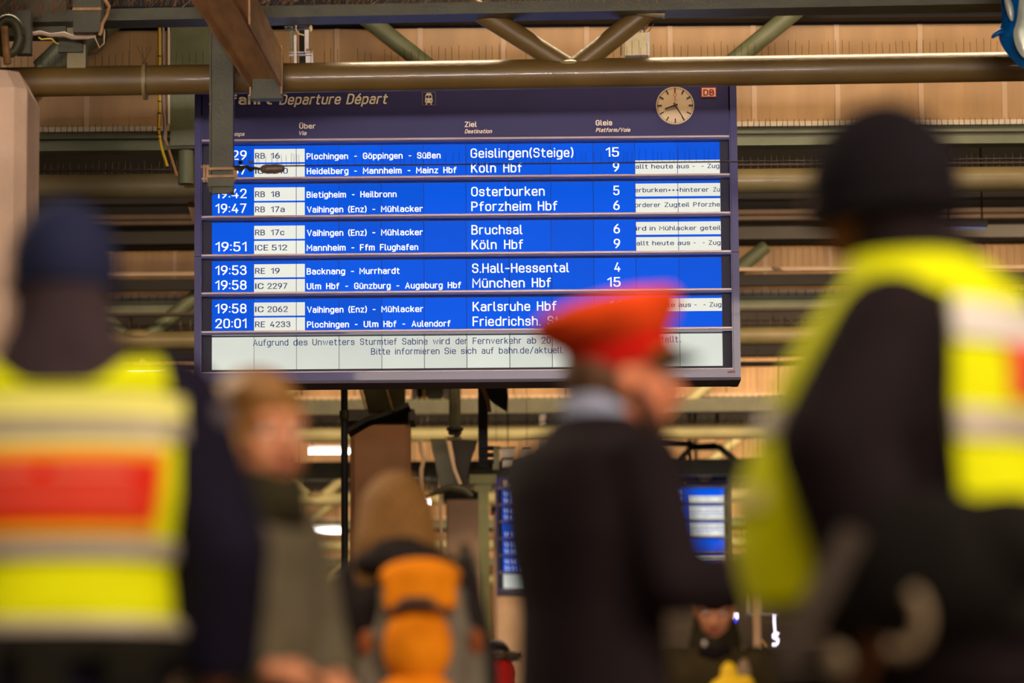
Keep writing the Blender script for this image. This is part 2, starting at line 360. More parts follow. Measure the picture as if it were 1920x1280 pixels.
# roof bays: girder, fascia, pipe truss, one per bay ------------------------
ZP, RP = 5.93, .102
def spike_row(mb, x0, x1, y, z, h, step, r=.0022, lean=.12, skip=0):
    x = x0
    while x < x1:
        if random.random() >= skip:
            a = random.uniform(-lean, lean)
            mb.tube((x, y, z-.005), (x+a*h, y+random.uniform(-.3, .3)*h*.4, z+h*random.uniform(.8, 1.05)), r, r*.7, 4, False)
        x += step*random.uniform(.92, 1.08)
ORD = ['just behind the departure board', 'second behind the departure board', 'third behind the departure board', 'fourth behind the departure board', 'fifth behind the departure board', 'last before the end wall']
for k, Y in enumerate((31.3, 41.3, 51.3, 61.3, 71.3, 81.3)):
    hw = .1333*Y+2.5
    top = 7.32 if k == 0 else 6.97
    nm = ORD[k]
    # fascia of upright beige sheets with a pale batten on each joint
    t = thing('sheet_fascia', 'beige sheet metal fascia above the pipe truss ' + nm, 'fascia', (0, Y+.4, 6.45))
    x = -hw + (.33 if k == 0 else 0); pw = .70 if k == 0 else .72
    me = None
    while x < hw:
        if me is None:
            b = MB().box(0, pw-.012, Y+.40, Y+.43, 6.46, top)
            if k > 0:
                for q in range(9): b.box(q*pw/9+.01, q*pw/9+.035, Y+.382, Y+.40, 6.46, top)
            else:
                for q in range(3): b.box(q*pw/3+.12, q*pw/3+.13, Y+.396, Y+.40, 6.46, top)
            o = b.build('sheet_panel', M_fascia, t); me = o.data
            rb = MB().box(pw-.03, pw+.012, Y+.385, Y+.40, 6.475, top).build('batten', M_rib, t); mr = rb.data
            o.location.x = rb.location.x = x
        else:
            o = bpy.data.objects.new('sheet_panel', me); C.objects.link(o); o.parent = t; o.location.x = x
            if k < 2:
                o = bpy.data.objects.new('batten', mr); C.objects.link(o); o.parent = t; o.location.x = x
        x += pw
    # downstand closing the bay above the sheets, its shade painted near-black
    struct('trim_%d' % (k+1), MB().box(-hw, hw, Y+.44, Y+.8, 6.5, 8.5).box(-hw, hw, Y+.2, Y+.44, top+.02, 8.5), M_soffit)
    # green girder with pale strip
    g = thing('green_girder', 'green painted girder under the beige fascia ' + nm, 'girder', (0, Y+.3, 6.3))
    MB().box(-hw, hw, Y+.28, Y+.36, 6.285, 6.43).build('web', M_girder, g)
    MB().box(-hw, hw, Y+.20, Y+.40, 6.265, 6.285).build('lower_flange', M_girder, g)
    MB().box(-hw, hw, Y+.24, Y+.27, 6.365, 6.375).build('cable', M_wired, g)
    st = MB().box(-hw, hw, Y+.22, Y+.38, 6.43, 6.47).build('upper_flange', M_strip if k == 0 else M_rib, g)
    b = MB(); spike_row(b, -hw, hw, Y+.215, 6.40 if k else 6.42, .07, .048 if k == 0 else .1, .0025 if k == 0 else .005)
    b.build('bird_spikes', M_wired, g, kind='stuff')
    # rails with spikes in the dark gap
    rl = thing('spiked_rail', 'thin spiked rail just above the pipe of the truss ' + nm, 'rail', (0, Y+.16, 6.1))
    MB().box(-hw, hw, Y+.15, Y+.18, 6.085, 6.10).build('rail_bar', M_railb, rl)
    rl2 = thing('spiked_rail', 'dark spiked rail set back in the gap behind the truss ' + nm, 'rail', (0, Y+.92, 6.1))
    MB().box(-hw, hw, Y+.9, Y+.95, 6.10, 6.12).build('rail_bar', M_dark, rl2)
    b = MB(); s_ = .056 if k == 0 else .11
    spike_row(b, -hw, hw, Y+.165, 6.04, .13, s_, .004 if k == 0 else .008)
    b.build('bird_spikes', M_wire, rl, kind='stuff')
    b = MB(); spike_row(b, -hw, hw, Y+.925, 6.10, .16, s_*1.2, .005 if k == 0 else .008, 0)
    b.build('bird_spikes', M_wire, rl2, kind='stuff')
    # pipe truss
    tr = thing('pipe_truss', 'truss with thick olive bottom pipe ' + nm, 'truss', (0, Y, ZP-RP), 0)
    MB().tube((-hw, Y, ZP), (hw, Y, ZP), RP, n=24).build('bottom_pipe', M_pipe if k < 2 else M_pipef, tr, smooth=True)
    xn = {0: P(1088, 336, Y).x, 1: P(1225, 636, Y).x, 2: P(1215, 812, Y).x, 3: P(1247, 930, Y).x}.get(k, .3*k)
    j = -4
    while j < 5:
        x = xn+5.6*j
        if abs(x) < hw+1:
            for sgn in (-1, 1):
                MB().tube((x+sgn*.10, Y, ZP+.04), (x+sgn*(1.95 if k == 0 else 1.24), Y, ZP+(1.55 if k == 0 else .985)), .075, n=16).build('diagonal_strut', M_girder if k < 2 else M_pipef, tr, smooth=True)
            MB().ell((x, Y, ZP+.06), (.2, .12, .07)).build('weld_node', M_pipe, tr, smooth=True)
        j += 1
    MB().box(-hw, hw, Y-.09, Y+.09, 7.42, 7.6).build('top_chord', M_dark, tr)
# dark lower service rails between first and second truss (band under the first pipe)
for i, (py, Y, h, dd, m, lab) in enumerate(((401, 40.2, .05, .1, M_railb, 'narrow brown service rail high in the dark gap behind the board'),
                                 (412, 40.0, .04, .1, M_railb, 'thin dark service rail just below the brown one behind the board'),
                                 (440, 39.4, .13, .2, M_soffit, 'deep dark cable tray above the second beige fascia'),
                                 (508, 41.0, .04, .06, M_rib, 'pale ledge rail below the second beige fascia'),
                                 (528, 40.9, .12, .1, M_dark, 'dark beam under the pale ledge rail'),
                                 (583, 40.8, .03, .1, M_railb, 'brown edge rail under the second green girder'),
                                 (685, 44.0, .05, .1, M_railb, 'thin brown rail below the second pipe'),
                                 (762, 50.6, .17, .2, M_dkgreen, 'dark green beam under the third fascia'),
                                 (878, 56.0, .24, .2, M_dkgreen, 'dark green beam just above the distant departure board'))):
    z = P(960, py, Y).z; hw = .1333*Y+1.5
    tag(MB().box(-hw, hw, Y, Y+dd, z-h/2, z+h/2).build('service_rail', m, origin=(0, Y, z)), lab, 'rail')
# dark V struts of the far lattice above the second board
vt = thing('lattice_struts', 'dark zigzag lattice above the distant departure board', 'lattice', P(1290, 880, 55.8))
for px in (1200, 1330): MB().box(P(px, 0, 55.8).x, P(px, 0, 55.8).x+.05, 55.8, 55.85, P(0, 835, 55.8).z, 8.5).build('hanger', M_dark, vt)
for a, b in (((1190, 835), (1245, 880)), ((1300, 835), (1255, 880)), ((1345, 835), (1400, 880)), ((1300, 838), (1345, 838)), ((1300, 832), (1190, 832)), ((1135, 880), (1190, 835)), ((1345, 835), (1300, 838))):
    MB().beam(P(*a, 55.8), P(*b, 55.8), .08, .09).build('strut', M_dkgreen, vt)

# ------------------------------------------------------------------ near truss in front of the board
YN = 25.5
nt_ = thing('pipe_truss', 'nearest truss, thick olive pipe crossing over the top of the departure board', 'truss', P(960, 153, YN))
a, b = P(-150, 157, YN), P(2080, 122, YN)
MB().tube(a, b, .1005, n=36).build('bottom_pipe', M_pipen, nt_, smooth=True)
for q0, q1, r in (((880, 10), (1062, 124), .071), ((1228, 10), (1082, 124), .073)):
    MB().tube(P(*q0, YN), P(*q1, YN), r, n=24).build('diagonal_strut', M_pipen, nt_, smooth=True)
MB().ell(P(1066, 122, YN), (.125, .09, .035)).build('weld_node', M_pipe, nt_, smooth=True)
fr = P(272, 152, YN); MB().tube(fr+Vector((-.014, 0, 0)), fr+Vector((.014, 0, 0)), .128, n=28).build('clamp_ring', M_pipe, nt_, smooth=True)
b_ = MB()
for dx in (-.05, -.02, .02, .045): b_.tube(fr+Vector((0, -.03, .12)), fr+Vector((dx, -.04, .23)), .002, n=4)
b_.path([fr+Vector((.01, -.12, z)) for z in (.13, .06, 0, -.06, -.13)], .004).build('wire_tie', M_wire, nt_)
b_ = MB()
def pipe_z(x): return a.z+(b.z-a.z)*(x-a.x)/(b.x-a.x)
x = a.x
while x < b.x:
    px = 960+x/YN*F
    if random.random() > .12 and not (1010 < px < 1130):
        z = pipe_z(x)+.098; b_.tube((x, YN, z), (x+random.uniform(-.004, .004), YN, z+random.uniform(.07, .11)), .0013, n=4, caps=False)
    x += .0455
b_.build('bird_spikes', M_wired, nt_, kind='stuff')
b_ = MB().beam(P(-100, 37, 25.4), P(2050, -3, 25.4), .16, .075); b_.build('top_chord', M_dkgreen, nt_)
MB().beam(P(-100, 50, 25.4), P(2050, 9, 25.4), .26, .014).build('chord_flange', M_dkgreen, nt_)
# upright stub and gusset at the left end
MB().beam(P(145, 55, YN), P(145, 140, YN), .12, .125).build('upright_post', M_pipe, nt_)
MB().box(P(112, 90, YN).x, P(158, 90, YN).x, YN-.1, YN-.06, P(130, 103, YN).z, P(130, 72, YN).z).build('gusset_plate', M_dkgreen, nt_)
MB().tube(P(122, 80, YN+.3), P(72, 128, YN+.3), .055, n=14).build('diagonal_strut', M_girder, nt_, smooth=True)
e0, e1 = P(1195, 23, YN-.1), P(1243, 27, YN-.1)
MB().tube(e0, e1, .022, n=14).tube(e1, e1+Vector((.012, 0, 0)), .03, n=14).build('pipe_stub', M_pipe, nt_, smooth=True)
# bristles on top of the chord
b_ = MB()
for i in range(900):
    px = random.uniform(0, 1300); py = 14-px*.009+random.uniform(-22, 4)-(0 if px > 200 else -18); p = P(px, py, 25.2+random.uniform(-.2, .3))
    b_.tube(p, p+Vector((random.uniform(-.03, .06), random.uniform(-.02, .02), random.uniform(.03, .12))), .0016, .001, 3, False)
tag(b_.build('brush_bristles', mat('bristle_straw', (150, 104, 56), .5, 0, .4, 40), kind='stuff'), 'brown straw-like bristles standing along the dark beam', 'bristles')
tag(MB().box(P(-60, 0, 25).x, P(640, 0, 25).x, 25.7, 26.1, P(300, 12, 25.7).z, P(300, -80, 25.7).z).build('brush_backing', M_dark), 'dark board behind the straw bristles', 'board')
tag(MB().box(P(-90, 0, 25.3).x, P(110, 0, 25).x, 25.42, 25.6, P(40, 66, 25.4).z, P(40, -40, 25.4).z).build('steel_plate', M_dkgreen, origin=P(10, 40, 25.5)), 'dark green steel plate in the upper left corner', 'plate')

# steel arm running into the hall over the board's left end
ga = thing('channel_beam', 'brown tapering channel arm sloping down over the board heading', 'beam', P(500, 170, 26))
def quad_slab(pts, th): return MB().slab(pts, th)
def P3(px, py, y): return P(px, py, y)
# web (lit broad face), two flanges, end plate
w0 = [P3(352, -25, 23.2), P3(462, -25, 23.2), P3(528, 150, 25.1), P3(472, 150, 25.1)]
MB().add([w0[0], w0[1], w0[2], w0[3]]+[q+Vector((0, .02, .02)) for q in w0], [(0,1,2,3),(7,6,5,4),(0,4,5,1),(1,5,6,2),(2,6,7,3),(3,7,4,0)]).build('web', M_brown, ga)
def flange(p, q, w, t, nm='flange'):
    p, q = Vector(p), Vector(q)
    MB().add([p, p+Vector((t, 0, 0)), p+Vector((t, 0, -w)), p+Vector((0, 0, -w)), q, q+Vector((t, 0, 0)), q+Vector((t, 0, -w)), q+Vector((0, 0, -w))],
             [(0,1,2,3),(7,6,5,4),(0,4,5,1),(1,5,6,2),(2,6,7,3),(3,7,4,0)]).build(nm, M_brown, ga)
flange(P3(352, -30, 23.15), P3(469, 148, 25.05), .07, .014)
flange(P3(424, -30, 23.1), P3(520, 143, 25.0), .05, .014)
flange(P3(466, -30, 23.15), P3(527, 95, 25.05), .25, .01)
MB().box(P(470, 0, 25.1).x, P(530, 0, 25.1).x, 25.08, 25.2, P(500, 185, 25.1).z, P(500, 134, 25.1).z).build('end_plate', M_dkgreen, ga)
MB().box(P(470, 0, 25.1).x, P(472, 0, 25.1).x, 25.0, 25.1, P(500, 185, 25.1).z, P(500, 140, 25.1).z).build('end_lip', M_rib, ga)
MB().box(P(528, 0, 25.1).x, P(531, 0, 25.1).x, 25.0, 25.1, P(500, 182, 25.1).z, P(500, 88, 25.1).z).build('end_lip', M_brown, ga)

# hanging post with clamp
hp_ = thing('hanging_post', 'dark olive post hanging in front of the board with a wire clamp near its foot', 'post', P(415, 363, 25))
YH = 24.95
zt, zb = P(415, 85, YH).z+.5, P(415, 363, YH).z
xl, xr = P(394, 250, YH).x, P(438, 250, YH).x
MB().box(xl, xl+.012, YH-.07, YH+.07, zb, zt).build('flange', M_dkgreen, hp_)
MB().box(xr-.016, xr, YH-.07, YH+.07, zb, zt).build('flange', M_dkgreen, hp_)
MB().box(xl+.012, xr-.016, YH-.02, YH+.02, zb, zt).build('web', M_dkgreen, hp_)
for py in (320, 334):
    z = P(415, py, YH).z; MB().box(xl-.01, xr+.01, YH-.085, YH-.07, z-.008, z+.008).build('clamp_strap', M_brown, hp_)
MB().box(xl-.01, xr+.01, YH-.079, YH-.07, P(0, 362, YH).z-.0+.02, P(0, 340, YH).z).build('clamp_plate', M_dkgreen, hp_)
for px in (383, 389): MB().box(P(px, 0, YH).x, P(px+4, 0, YH).x, YH-.07, YH-.05, P(px, 345, YH).z, P(px, 312, YH).z).build('clamp_bracket', M_brown, hp_)
MB().tube(P(377, 313, YH-.05), P(394, 312, YH-.05), .009).build('clamp_bolt', M_brown, hp_, smooth=True)
MB().prism([(P(438, 0, YH).x, P(0, 322, YH).z), (P(445, 0, YH).x, P(0, 326, YH).z), (P(447, 0, YH).x, P(0, 336, YH).z), (P(438, 0, YH).x, P(0, 350, YH).z)], YH-.05, YH-.03).build('clamp_bracket', M_brown, hp_)
# tension wire with insulator
tw = thing('tension_wire', 'dark wire stretched across the top display row with an egg insulator and spikes', 'wire', P(960, 304, YH))
MB().tube(P(530, 311, YH), P(2000, 297, YH), .0052, n=8).build('wire', M_wired, tw, smooth=True)
b_ = MB(); prof = [(488, 5), (492, 10), (500, 13), (508, 12), (515, 13), (522, 12), (530, 10), (534, 3)]
pts = [P(x, 317-(x-488)*.03, YH) for x, _ in prof]
b_.path(pts, [h/F*YH*.72 for _, h in prof], 14)
b_.capsule(P(511, 320, YH), P(514, 325, YH), .012, .006)
fuse(b_, 'insulator', mat('brown_porcelain', (96, 76, 62), .4, 0, .2, 20), tw, .004, 2)
MB().path([P(438, 314, YH), P(452, 316, YH), P(462, 312, YH), P(470, 318, YH), P(478, 315, YH), P(490, 317, YH)], [.017, .02, .011, .018, .010, .009], 8).build('turnbuckle', M_wired, tw, smooth=True)
b_ = MB()
for px in (450, 452, 471): b_.box(P(px-4, 0, YH).x, P(px+4, 0, YH).x, YH-.02, YH, P(0, 311, YH).z, P(0, 306, YH).z)
b_.build('shackle', M_wired, tw)
b_ = MB()
px = 400
while px < 1380:
    p = P(px, 311-(px-530)*.0095, YH)
    b_.tube(p, p+Vector((random.uniform(-.007, .007), 0, random.uniform(.065, .095))), .0011, n=4, caps=False)
    px += random.choice((8, 13, 13.5, 14)) if px > 560 else random.choice((5, 9, 12))
b_.build('bird_spikes', M_wired, tw, kind='stuff')

# ------------------------------------------------------------------ departure board
def BX(px, v, Y): return P(px, v-.0082*(px-874), Y).x
def BZ(v, Y): return P(874, v, Y).z
TX = [397, 476, 555.5, 635, 715, 794.5, 874, 954, 1033.5, 1113, 1192, 1272, 1352]
ROWS = [269.5, 341.5, 413.2, 485.2, 557.0]
V = 'Vaihingen:575.5:643.7 (Enz):652.9:687.5 -:698.5:703.6 Mühlacker:714.5:792.7'
LINES = [
 [('19:29', 'RB 16:478.5:525', 'Plochingen:575:653 -:664.6:669.5 Göppingen:681:755.5 -:767:772 Süßen:782.7:827', 'Geislingen(Steige):883.5:1076.5', '15', ''),
  ('19:37', 'IC 2210:478.5:540', 'Heidelberg:575.5:653.7 -:664.6:669.5 Mannheim:681:753.5 -:765:770 Mainz:780.7:822.8 Hbf:832:856.6', 'Köln:883.8:930.8 Hbf:944.6:979.8', '9', 'A')],
 [('19:42', 'RB 18:478.5:525', 'Bietigheim:575:649 -:660.3:665 Heilbronn:676:744', 'Osterburken:884:1022', '5', 'B'),
  ('19:47', 'RB 17a:478.5:534', V, 'Pforzheim:884:996 Hbf:1009:1045.4', '6', 'C')],
 [('', 'RB 17c:478.5:533.5', V, 'Bruchsal:884:979.5', '6', 'D'),
  ('19:51', 'ICE 512:478.5:538.5', 'Mannheim:575:648 -:659:664 Ffm:675:702.5 Flughafen:712.5:784', 'Köln:884:931 Hbf:945:980.5', '9', 'A')],
 [('19:53', 'RE 19:478.5:524.5', 'Backnang:575:647 -:658:663.5 Murrhardt:673.8:748.9', 'S.Hall-Hessental:884.5:1066', '4', ''),
  ('19:58', 'IC 2297:478.5:539', 'Ulm:575:602 Hbf:611.3:636 -:647.5:652.4 Günzburg:663.8:732 -:743:748 Augsburg:759:829.4 Hbf:838.9:863.9', 'München:885:983 Hbf:996.4:1032', '15', '')],
 [('19:58', 'IC 2062:478.5:539.5', V, 'Karlsruhe:885:993 Hbf:1005.6:1042', '11', 'A'),
  ('20:01', 'RE 4233:478.5:544.5', 'Plochingen:575.5:654 -:665:670 Ulm:681.3:708.8 Hbf:718.3:742.6 -:754:759 Aulendorf:770.7:843.5', 'Friedrichsh.:885:1012 Stadt:1024.8:1083.5', '', '')],
]
NOTE = {'A': 'allt:1193:1216 heute:1222.5:1263.5 aus:1270:1293.6 -:1300:1304 -:1317:1320.8 Zug:1327.7:1350.5',
        'B': 'erburken+++hinterer:1191:1329.7 Zu:1338:1350.5', 'C': 'orderer:1191:1238.8 Zugteil:1246:1293 Pforzhe:1300.4:1350.5',
        'D': 'ird:1192.4:1211.6 in:1218:1229 Mühlacker:1236:1305.6 geteil:1312.8:1350.9'}
def make_board():
    Y = 28.8
    base = Vector((BX(875, 718, Y), Y, BZ(719.5, Y)))
    t = thing('departure_board', 'large blue departure board in focus, hanging above the crowd', 'departure board', base)
    X = lambda px, v=435: BX(px, v, Y)
    Z = lambda v: BZ(v, Y)
    u = .004
    # casing
    MB().box(X(379), X(1371), Y+.03, Y+.34, Z(716), Z(155)).build('back_case', M_recess, t)
    for x0, x1, yy in ((366.5, 378, 0), (1371, 1383.5, 0)):
        MB().box(X(x0), X(x1), Y-.10, Y+.34, Z(719.5), Z(480)-.003).build('side_post', M_navy, t)
        MB().box(X(x0), X(x1), Y-.10, Y+.34, Z(480)+.001, Z(152)).build('side_post', M_navy, t)
    for x0, x1 in ((378, 380), (1368.5, 1371)):
        MB().box(X(x0), X(x1), Y-.075, Y+.03, Z(697), Z(215)).build('inner_bead', M_navy, t)
    MB().box(X(378), X(1371), Y-.09, Y+.3, Z(713.5), Z(697)).build('bottom_sill', M_navy, t)
    MB().box(X(366.5), X(1383.5), Y-.11, Y+.32, Z(719.5), Z(714)).build('bottom_lip', mat('plum_lip', (70, 54, 78), .5, .1, .05), t)
    MB().box(X(380), X(1368.5), Y-.095, Y-.085, Z(698.2), Z(696.4)).build('sill_edge', M_rail, t)
    hd = MB().box(X(380), X(1368.5), Y-.05, Y+.03, Z(262), Z(152)).build('header_panel', M_head, t)
    # header print (sub-parts of the header)
    def letters(parts, m, par, y, dflt_cap=12, name='lettering'):
        for tx, x0, x1, vb, cap, bold, sh in parts:
            b = MB(); put_text(b, tx, X(x0), X(x1), Z(vb), cap*u, y, bold, sh)
            b.build(name, m, par, origin=base)
    hy = Y-.054
    letters([('Abfahrt', 392, 510.5, 195.5, 20, .21, 0)], M_print, hd, hy)
    letters([('Departure Départ', 524, 729, 196.2, 20.5, .17, .22)], M_print, hd, hy)
    letters([('Zeit', 404, 427, 242, 10.5, .19, 0), ('Time/Temps', 404, 459.5, 254, 8, .19, .22)], M_print, hd, hy)
    letters([('Über', 562, 592.5, 241.2, 10.3, .19, 0), ('Via', 562, 576, 253.2, 8, .19, .22)], M_print, hd, hy)
    letters([('Ziel', 872.3, 895.3, 240.6, 10.5, .19, 0), ('Destination', 872.6, 924.3, 252.5, 8, .19, .22)], M_print, hd, hy)
    letters([('Gleis', 1118.8, 1150, 239.8, 10.8, .19, 0), ('Platform/Voie', 1118.8, 1184, 252, 8, .19, .22)], M_print, hd, hy)
    # train pictogram
    b = MB(); x0, x1, v0, v1 = 793, 818.5, 174.5, 199.5
    for q in ((x0, x1, v0, v0+.7), (x0, x1, v1-.7, v1), (x0, x0+.7, v0, v1), (x1-.7, x1, v0, v1)):
        b.box(X(q[0]), X(q[1]), hy-.001, hy+.001, Z(q[3]), Z(q[2]))
    b.build('pictogram_border', mat('pictogram_line', (150, 130, 120), .5, 0, 0), hd, origin=base)
    b = MB(); cx = 805.6
    b.prism([(X(cx+dx), Z(v)) for dx, v in ((-6, 180), (-4, 177.5), (4, 177.5), (6, 180), (7.3, 192), (5.5, 195), (-5.5, 195), (-7.3, 192))], hy-.001, hy+.001)
    b.box(X(cx-4.5), X(cx+4.5), hy-.001, hy+.001, Z(176.6), Z(175.9)).box(X(cx-6), X(cx-3), hy-.001, hy+.001, Z(198), Z(196)).box(X(cx+3), X(cx+6), hy-.001, hy+.001, Z(198), Z(196))
    b.build('train_pictogram', M_print, hd, origin=base)
    b = MB().box(X(cx-5), X(cx-.6), hy-.003, hy-.0015, Z(185.5), Z(181)).box(X(cx+.6), X(cx+5), hy-.003, hy-.0015, Z(185.5), Z(181))
    for dx in (-4, 4): b.tube((X(cx+dx), hy-.003, Z(190.5)), (X(cx+dx), hy-.0015, Z(190.5)), .0048, n=10)
    b.build('pictogram_windows', M_head, hd, origin=base)
    # logo
    MB().box(X(1317.5), X(1346.5), hy-.002, hy+.001, Z(188.8), Z(169.8)).build('logo_border', M_red, hd, origin=base)
    MB().box(X(1319.3), X(1344.7), hy-.004, hy-.002, Z(187.2), Z(171.5)).build('logo_plate', mat('logo_white', (250, 224, 196), .5, 0, 0), hd, origin=base)
    letters([('DB', 1321.5, 1342.5, 185.3, 12, .2, 0)], M_red, hd, hy-.006, name='logo_lettering')
    letters([('AEG', 1358, 1373, 705.6, 3.8, .26, 0)], M_red, t, Y-.112, name='maker_lettering')
    # clock
    cxw, czw, r = X(1268.3), Z(204.2), .145
    ck = MB().tube((cxw, hy-.02, czw), (cxw, hy+.01, czw), r, n=64).build('clock_face', M_clock, t, smooth=True)
    b = MB()
    def radial(ang, ra, rb, wd, wd2=None, yy=hy-.0225, bb=None):
        s, c = math.sin(ang), math.cos(ang); wd2 = wd if wd2 is None else wd2
        pts = [(cxw+s*ra-c*wd/2, czw+c*ra+s*wd/2), (cxw+s*ra+c*wd/2, czw+c*ra-s*wd/2), (cxw+s*rb+c*wd2/2, czw+c*rb-s*wd2/2), (cxw+s*rb-c*wd2/2, czw+c*rb+s*wd2/2)]
        bb.prism(pts, yy-.001, yy+.001)
    for i in range(60):
        if i % 5: radial(i*math.pi/30, .130, .138, .0035, bb=b)
        else: radial(i*math.pi/30, .102, .138, .0095, bb=b)
    b.build('clock_ticks', M_black, ck, origin=base)
    b = MB(); radial(R(250), -.02, .083, .013, .011, hy-.027, b); b.tube((cxw, hy-.03, czw), (cxw, hy-.024, czw), .012, n=16); b.build('hour_hand', M_black, ck, origin=base)
    b = MB(); radial(R(149), -.02, .134, .010, .007, hy-.031, b); b.build('minute_hand', M_black, ck, origin=base)
    b = MB(); radial(0, -.01, .068, .003, None, hy-.034, b); radial(0, .092, .125, .003, None, hy-.034, b)
    for i in range(20):
        a0, a1 = 2*math.pi*i/20, 2*math.pi*(i+1)/20
        b.prism([(cxw+math.cos(q)*rr, czw+.08+math.sin(q)*rr) for q, rr in ((a0, .013), (a1, .013), (a1, .010), (a0, .010))], hy-.035, hy-.033)
    b.build('second_hand', M_red, ck, origin=base)
    # shelves (rails) between modules
    for v in (263.6, 334.6, 406.2, 478.2, 549.2, 621.4):
        rb = MB().box(X(380), X(1368.5), Y-.10, Y-.02, Z(v+1.6), Z(v-1.7)).build('rail', M_rail, t)
        MB().box(X(378), X(1371), Y-.085, Y+.0, Z(v+5.2), Z(v+1.7)).build('rail_shade', M_navy, rb, origin=base)  # navy strip standing in for the shade beneath each rail
    # display panels
    def field(v0, v1, x0, x1, m, par, name, y0, g=.55):
        b = MB()
        for a_, b2 in zip(TX, TX[1:]):
            l, r_ = max(a_+g, x0), min(b2-g, x1)
            if r_-l > 1: b.box(X(l), X(r_), y0, y0+.004, Z(v1), Z(v0))
        return b.build(name, m, par)
    for ri, rv in enumerate(ROWS):
        for a_, b2 in zip(TX, TX[1:]):
            c = Vector((X((a_+b2)/2), Y, Z(rv+30))); hx = (X(b2)-X(a_))/2-.0022; hz = 30.2*u
            o = MB().box(-hx, hx, 0, .03, -hz, hz).build('display_panel', M_blue, None); o.parent = t; o.location = c-base
        for li in (0, 1):
            tm, tr_, via, dest, gl, note = LINES[ri][li]
            vb = rv+(26.8 if li == 0 else 54.6)
            f0, f1 = (7, 31.8) if li == 0 else (35.3, 60.0)
            field(rv+f0, rv+f1, 476.5, 571.5, M_lcdw, t, 'white_field', Y-.004)
            if note:
                f0, f1 = (5.5, 29.5) if li == 0 else (34, 59.5)
                field(rv+f0, rv+f1, 1192.5, 1352, M_lcdw, t, 'white_field', Y-.004)
            big = []
            if tm: big.append((tm, 403.5, 462.5, vb, 18.3, .135, 0))
            for wd in dest.split():
                q = wd.rsplit(':', 2); big.append((q[0], float(q[1]), float(q[2]), vb, 18.3, .135, 0))
            if gl: big.append((gl, 1137 if gl == '15' else 1140 if gl == '11' else 1150.5, 1162.3, vb, 18.3, .135, 0))
            letters(big, M_txtw, t, Y-.006)
            sm = []
            for wd in via.split():
                q = wd.rsplit(':', 2)
                sm.append((q[0], float(q[1]), float(q[2]), vb+.4, 12.2, .165, 0))
            letters(sm, M_txtw, t, Y-.006)
            q = tr_.rsplit(':', 2); q2 = q[0].split(); xm = 478.5+(15.5 if len(q2[0]) == 2 else 21.5)
            xs = 498.5 if len(q2[0]) == 2 else 509.5
            if q2[0] == 'IC': xm = 491.5
            if q[0] in ('RB 16', 'RB 18', 'RB 17a', 'RB 17c', 'RE 19'): xs = 507.5
            if q[0].startswith('IC ') or q[0] == 'RE 4233': xs = 501
            if q[0] == 'RE 4233': xs = 506
            letters([(q2[0], 478.5, xm+3, vb-1.6+(.6 if li else 0), 11.2, .15, 0), (q2[1], xs, float(q[2]), vb-1.6+(.6 if li else 0), 11.2, .15, 0)], M_txtb, t, Y-.008)
            if note:
                sm = []
                for wd in NOTE[note].split():
                    q = wd.rsplit(':', 2); sm.append((q[0], float(q[1]), float(q[2]), rv+(22 if li == 0 else 49.8), 8.8, .155, 0))
                letters(sm, M_txtb, t, Y-.008)
    for a_, b2 in zip(TX, TX[1:]):
        c = Vector((X((a_+b2)/2), Y, Z(658.5))); hx = (X(b2)-X(a_))/2-.0026; hz = 30.5*u
        o = MB().box(-hx, hx, 0, .03, -hz, hz).build('information_panel', M_infow, None); o.parent = t; o.location = c-base
    l1 = 'Aufgrund:474.6:540.5 des:550:576.4 Unwetters:585.5:664.3 Sturmtief:674.4:743.4 Sabine:753:800.7 wird:810.5:842 der:852.9:875 Fernverkehr:885:976 ab:986:1003.3 20:1013:1030.5 .:1271:1274 eingestellt:1190:1268.5'
    l2 = 'Bitte:695:730.5 informieren:739.7:822.8 Sie:832:853.5 sich:862.9:891.5 auf:901.6:924 bahn.de/aktuell.:933.7:1054.9'
    for ln, vb in ((l1, 645.2), (l2, 663.6)):
        sm = [(q[0], float(q[1]), float(q[2]), vb, 12.6, .13, 0) for q in (wd.rsplit(':', 2) for wd in ln.split())]
        letters(sm, M_txtb, t, Y-.005)
    # hangers
    for px in (560, 1200): MB().box(X(px), X(px)+.06, Y+.12, Y+.18, Z(153), 8.5).build('hanger', M_dark, t)
    return t
board = make_board()
def copy_tree(o, parent=None):
    c = o.copy(); C.objects.link(c)
    if parent is not None: c.parent = parent
    for ch in list(o.children): copy_tree(ch, c)
    return c
b2 = copy_tree(board)
b2['label'] = 'small distant departure board, out of focus beyond the man in the red cap'
Y2 = 58.0; s2 = (1016/2.32/F*Y2)/(1016/F*28.8)
b2.scale = (s2, s2, s2); b2.location = P(1152, 1114, Y2)
for px in (1010, 1290):
    h_ = MB().box(P(px, 0, Y2).x, P(px, 0, Y2).x+.05, Y2+.12, Y2+.17, b2.location.z+2.2*s2, 8.5)
    h_.v = [(v-b2.location)/s2+Vector(board['_o']) for v in h_.v]; h_.build('long_hanger', M_dark, b2)

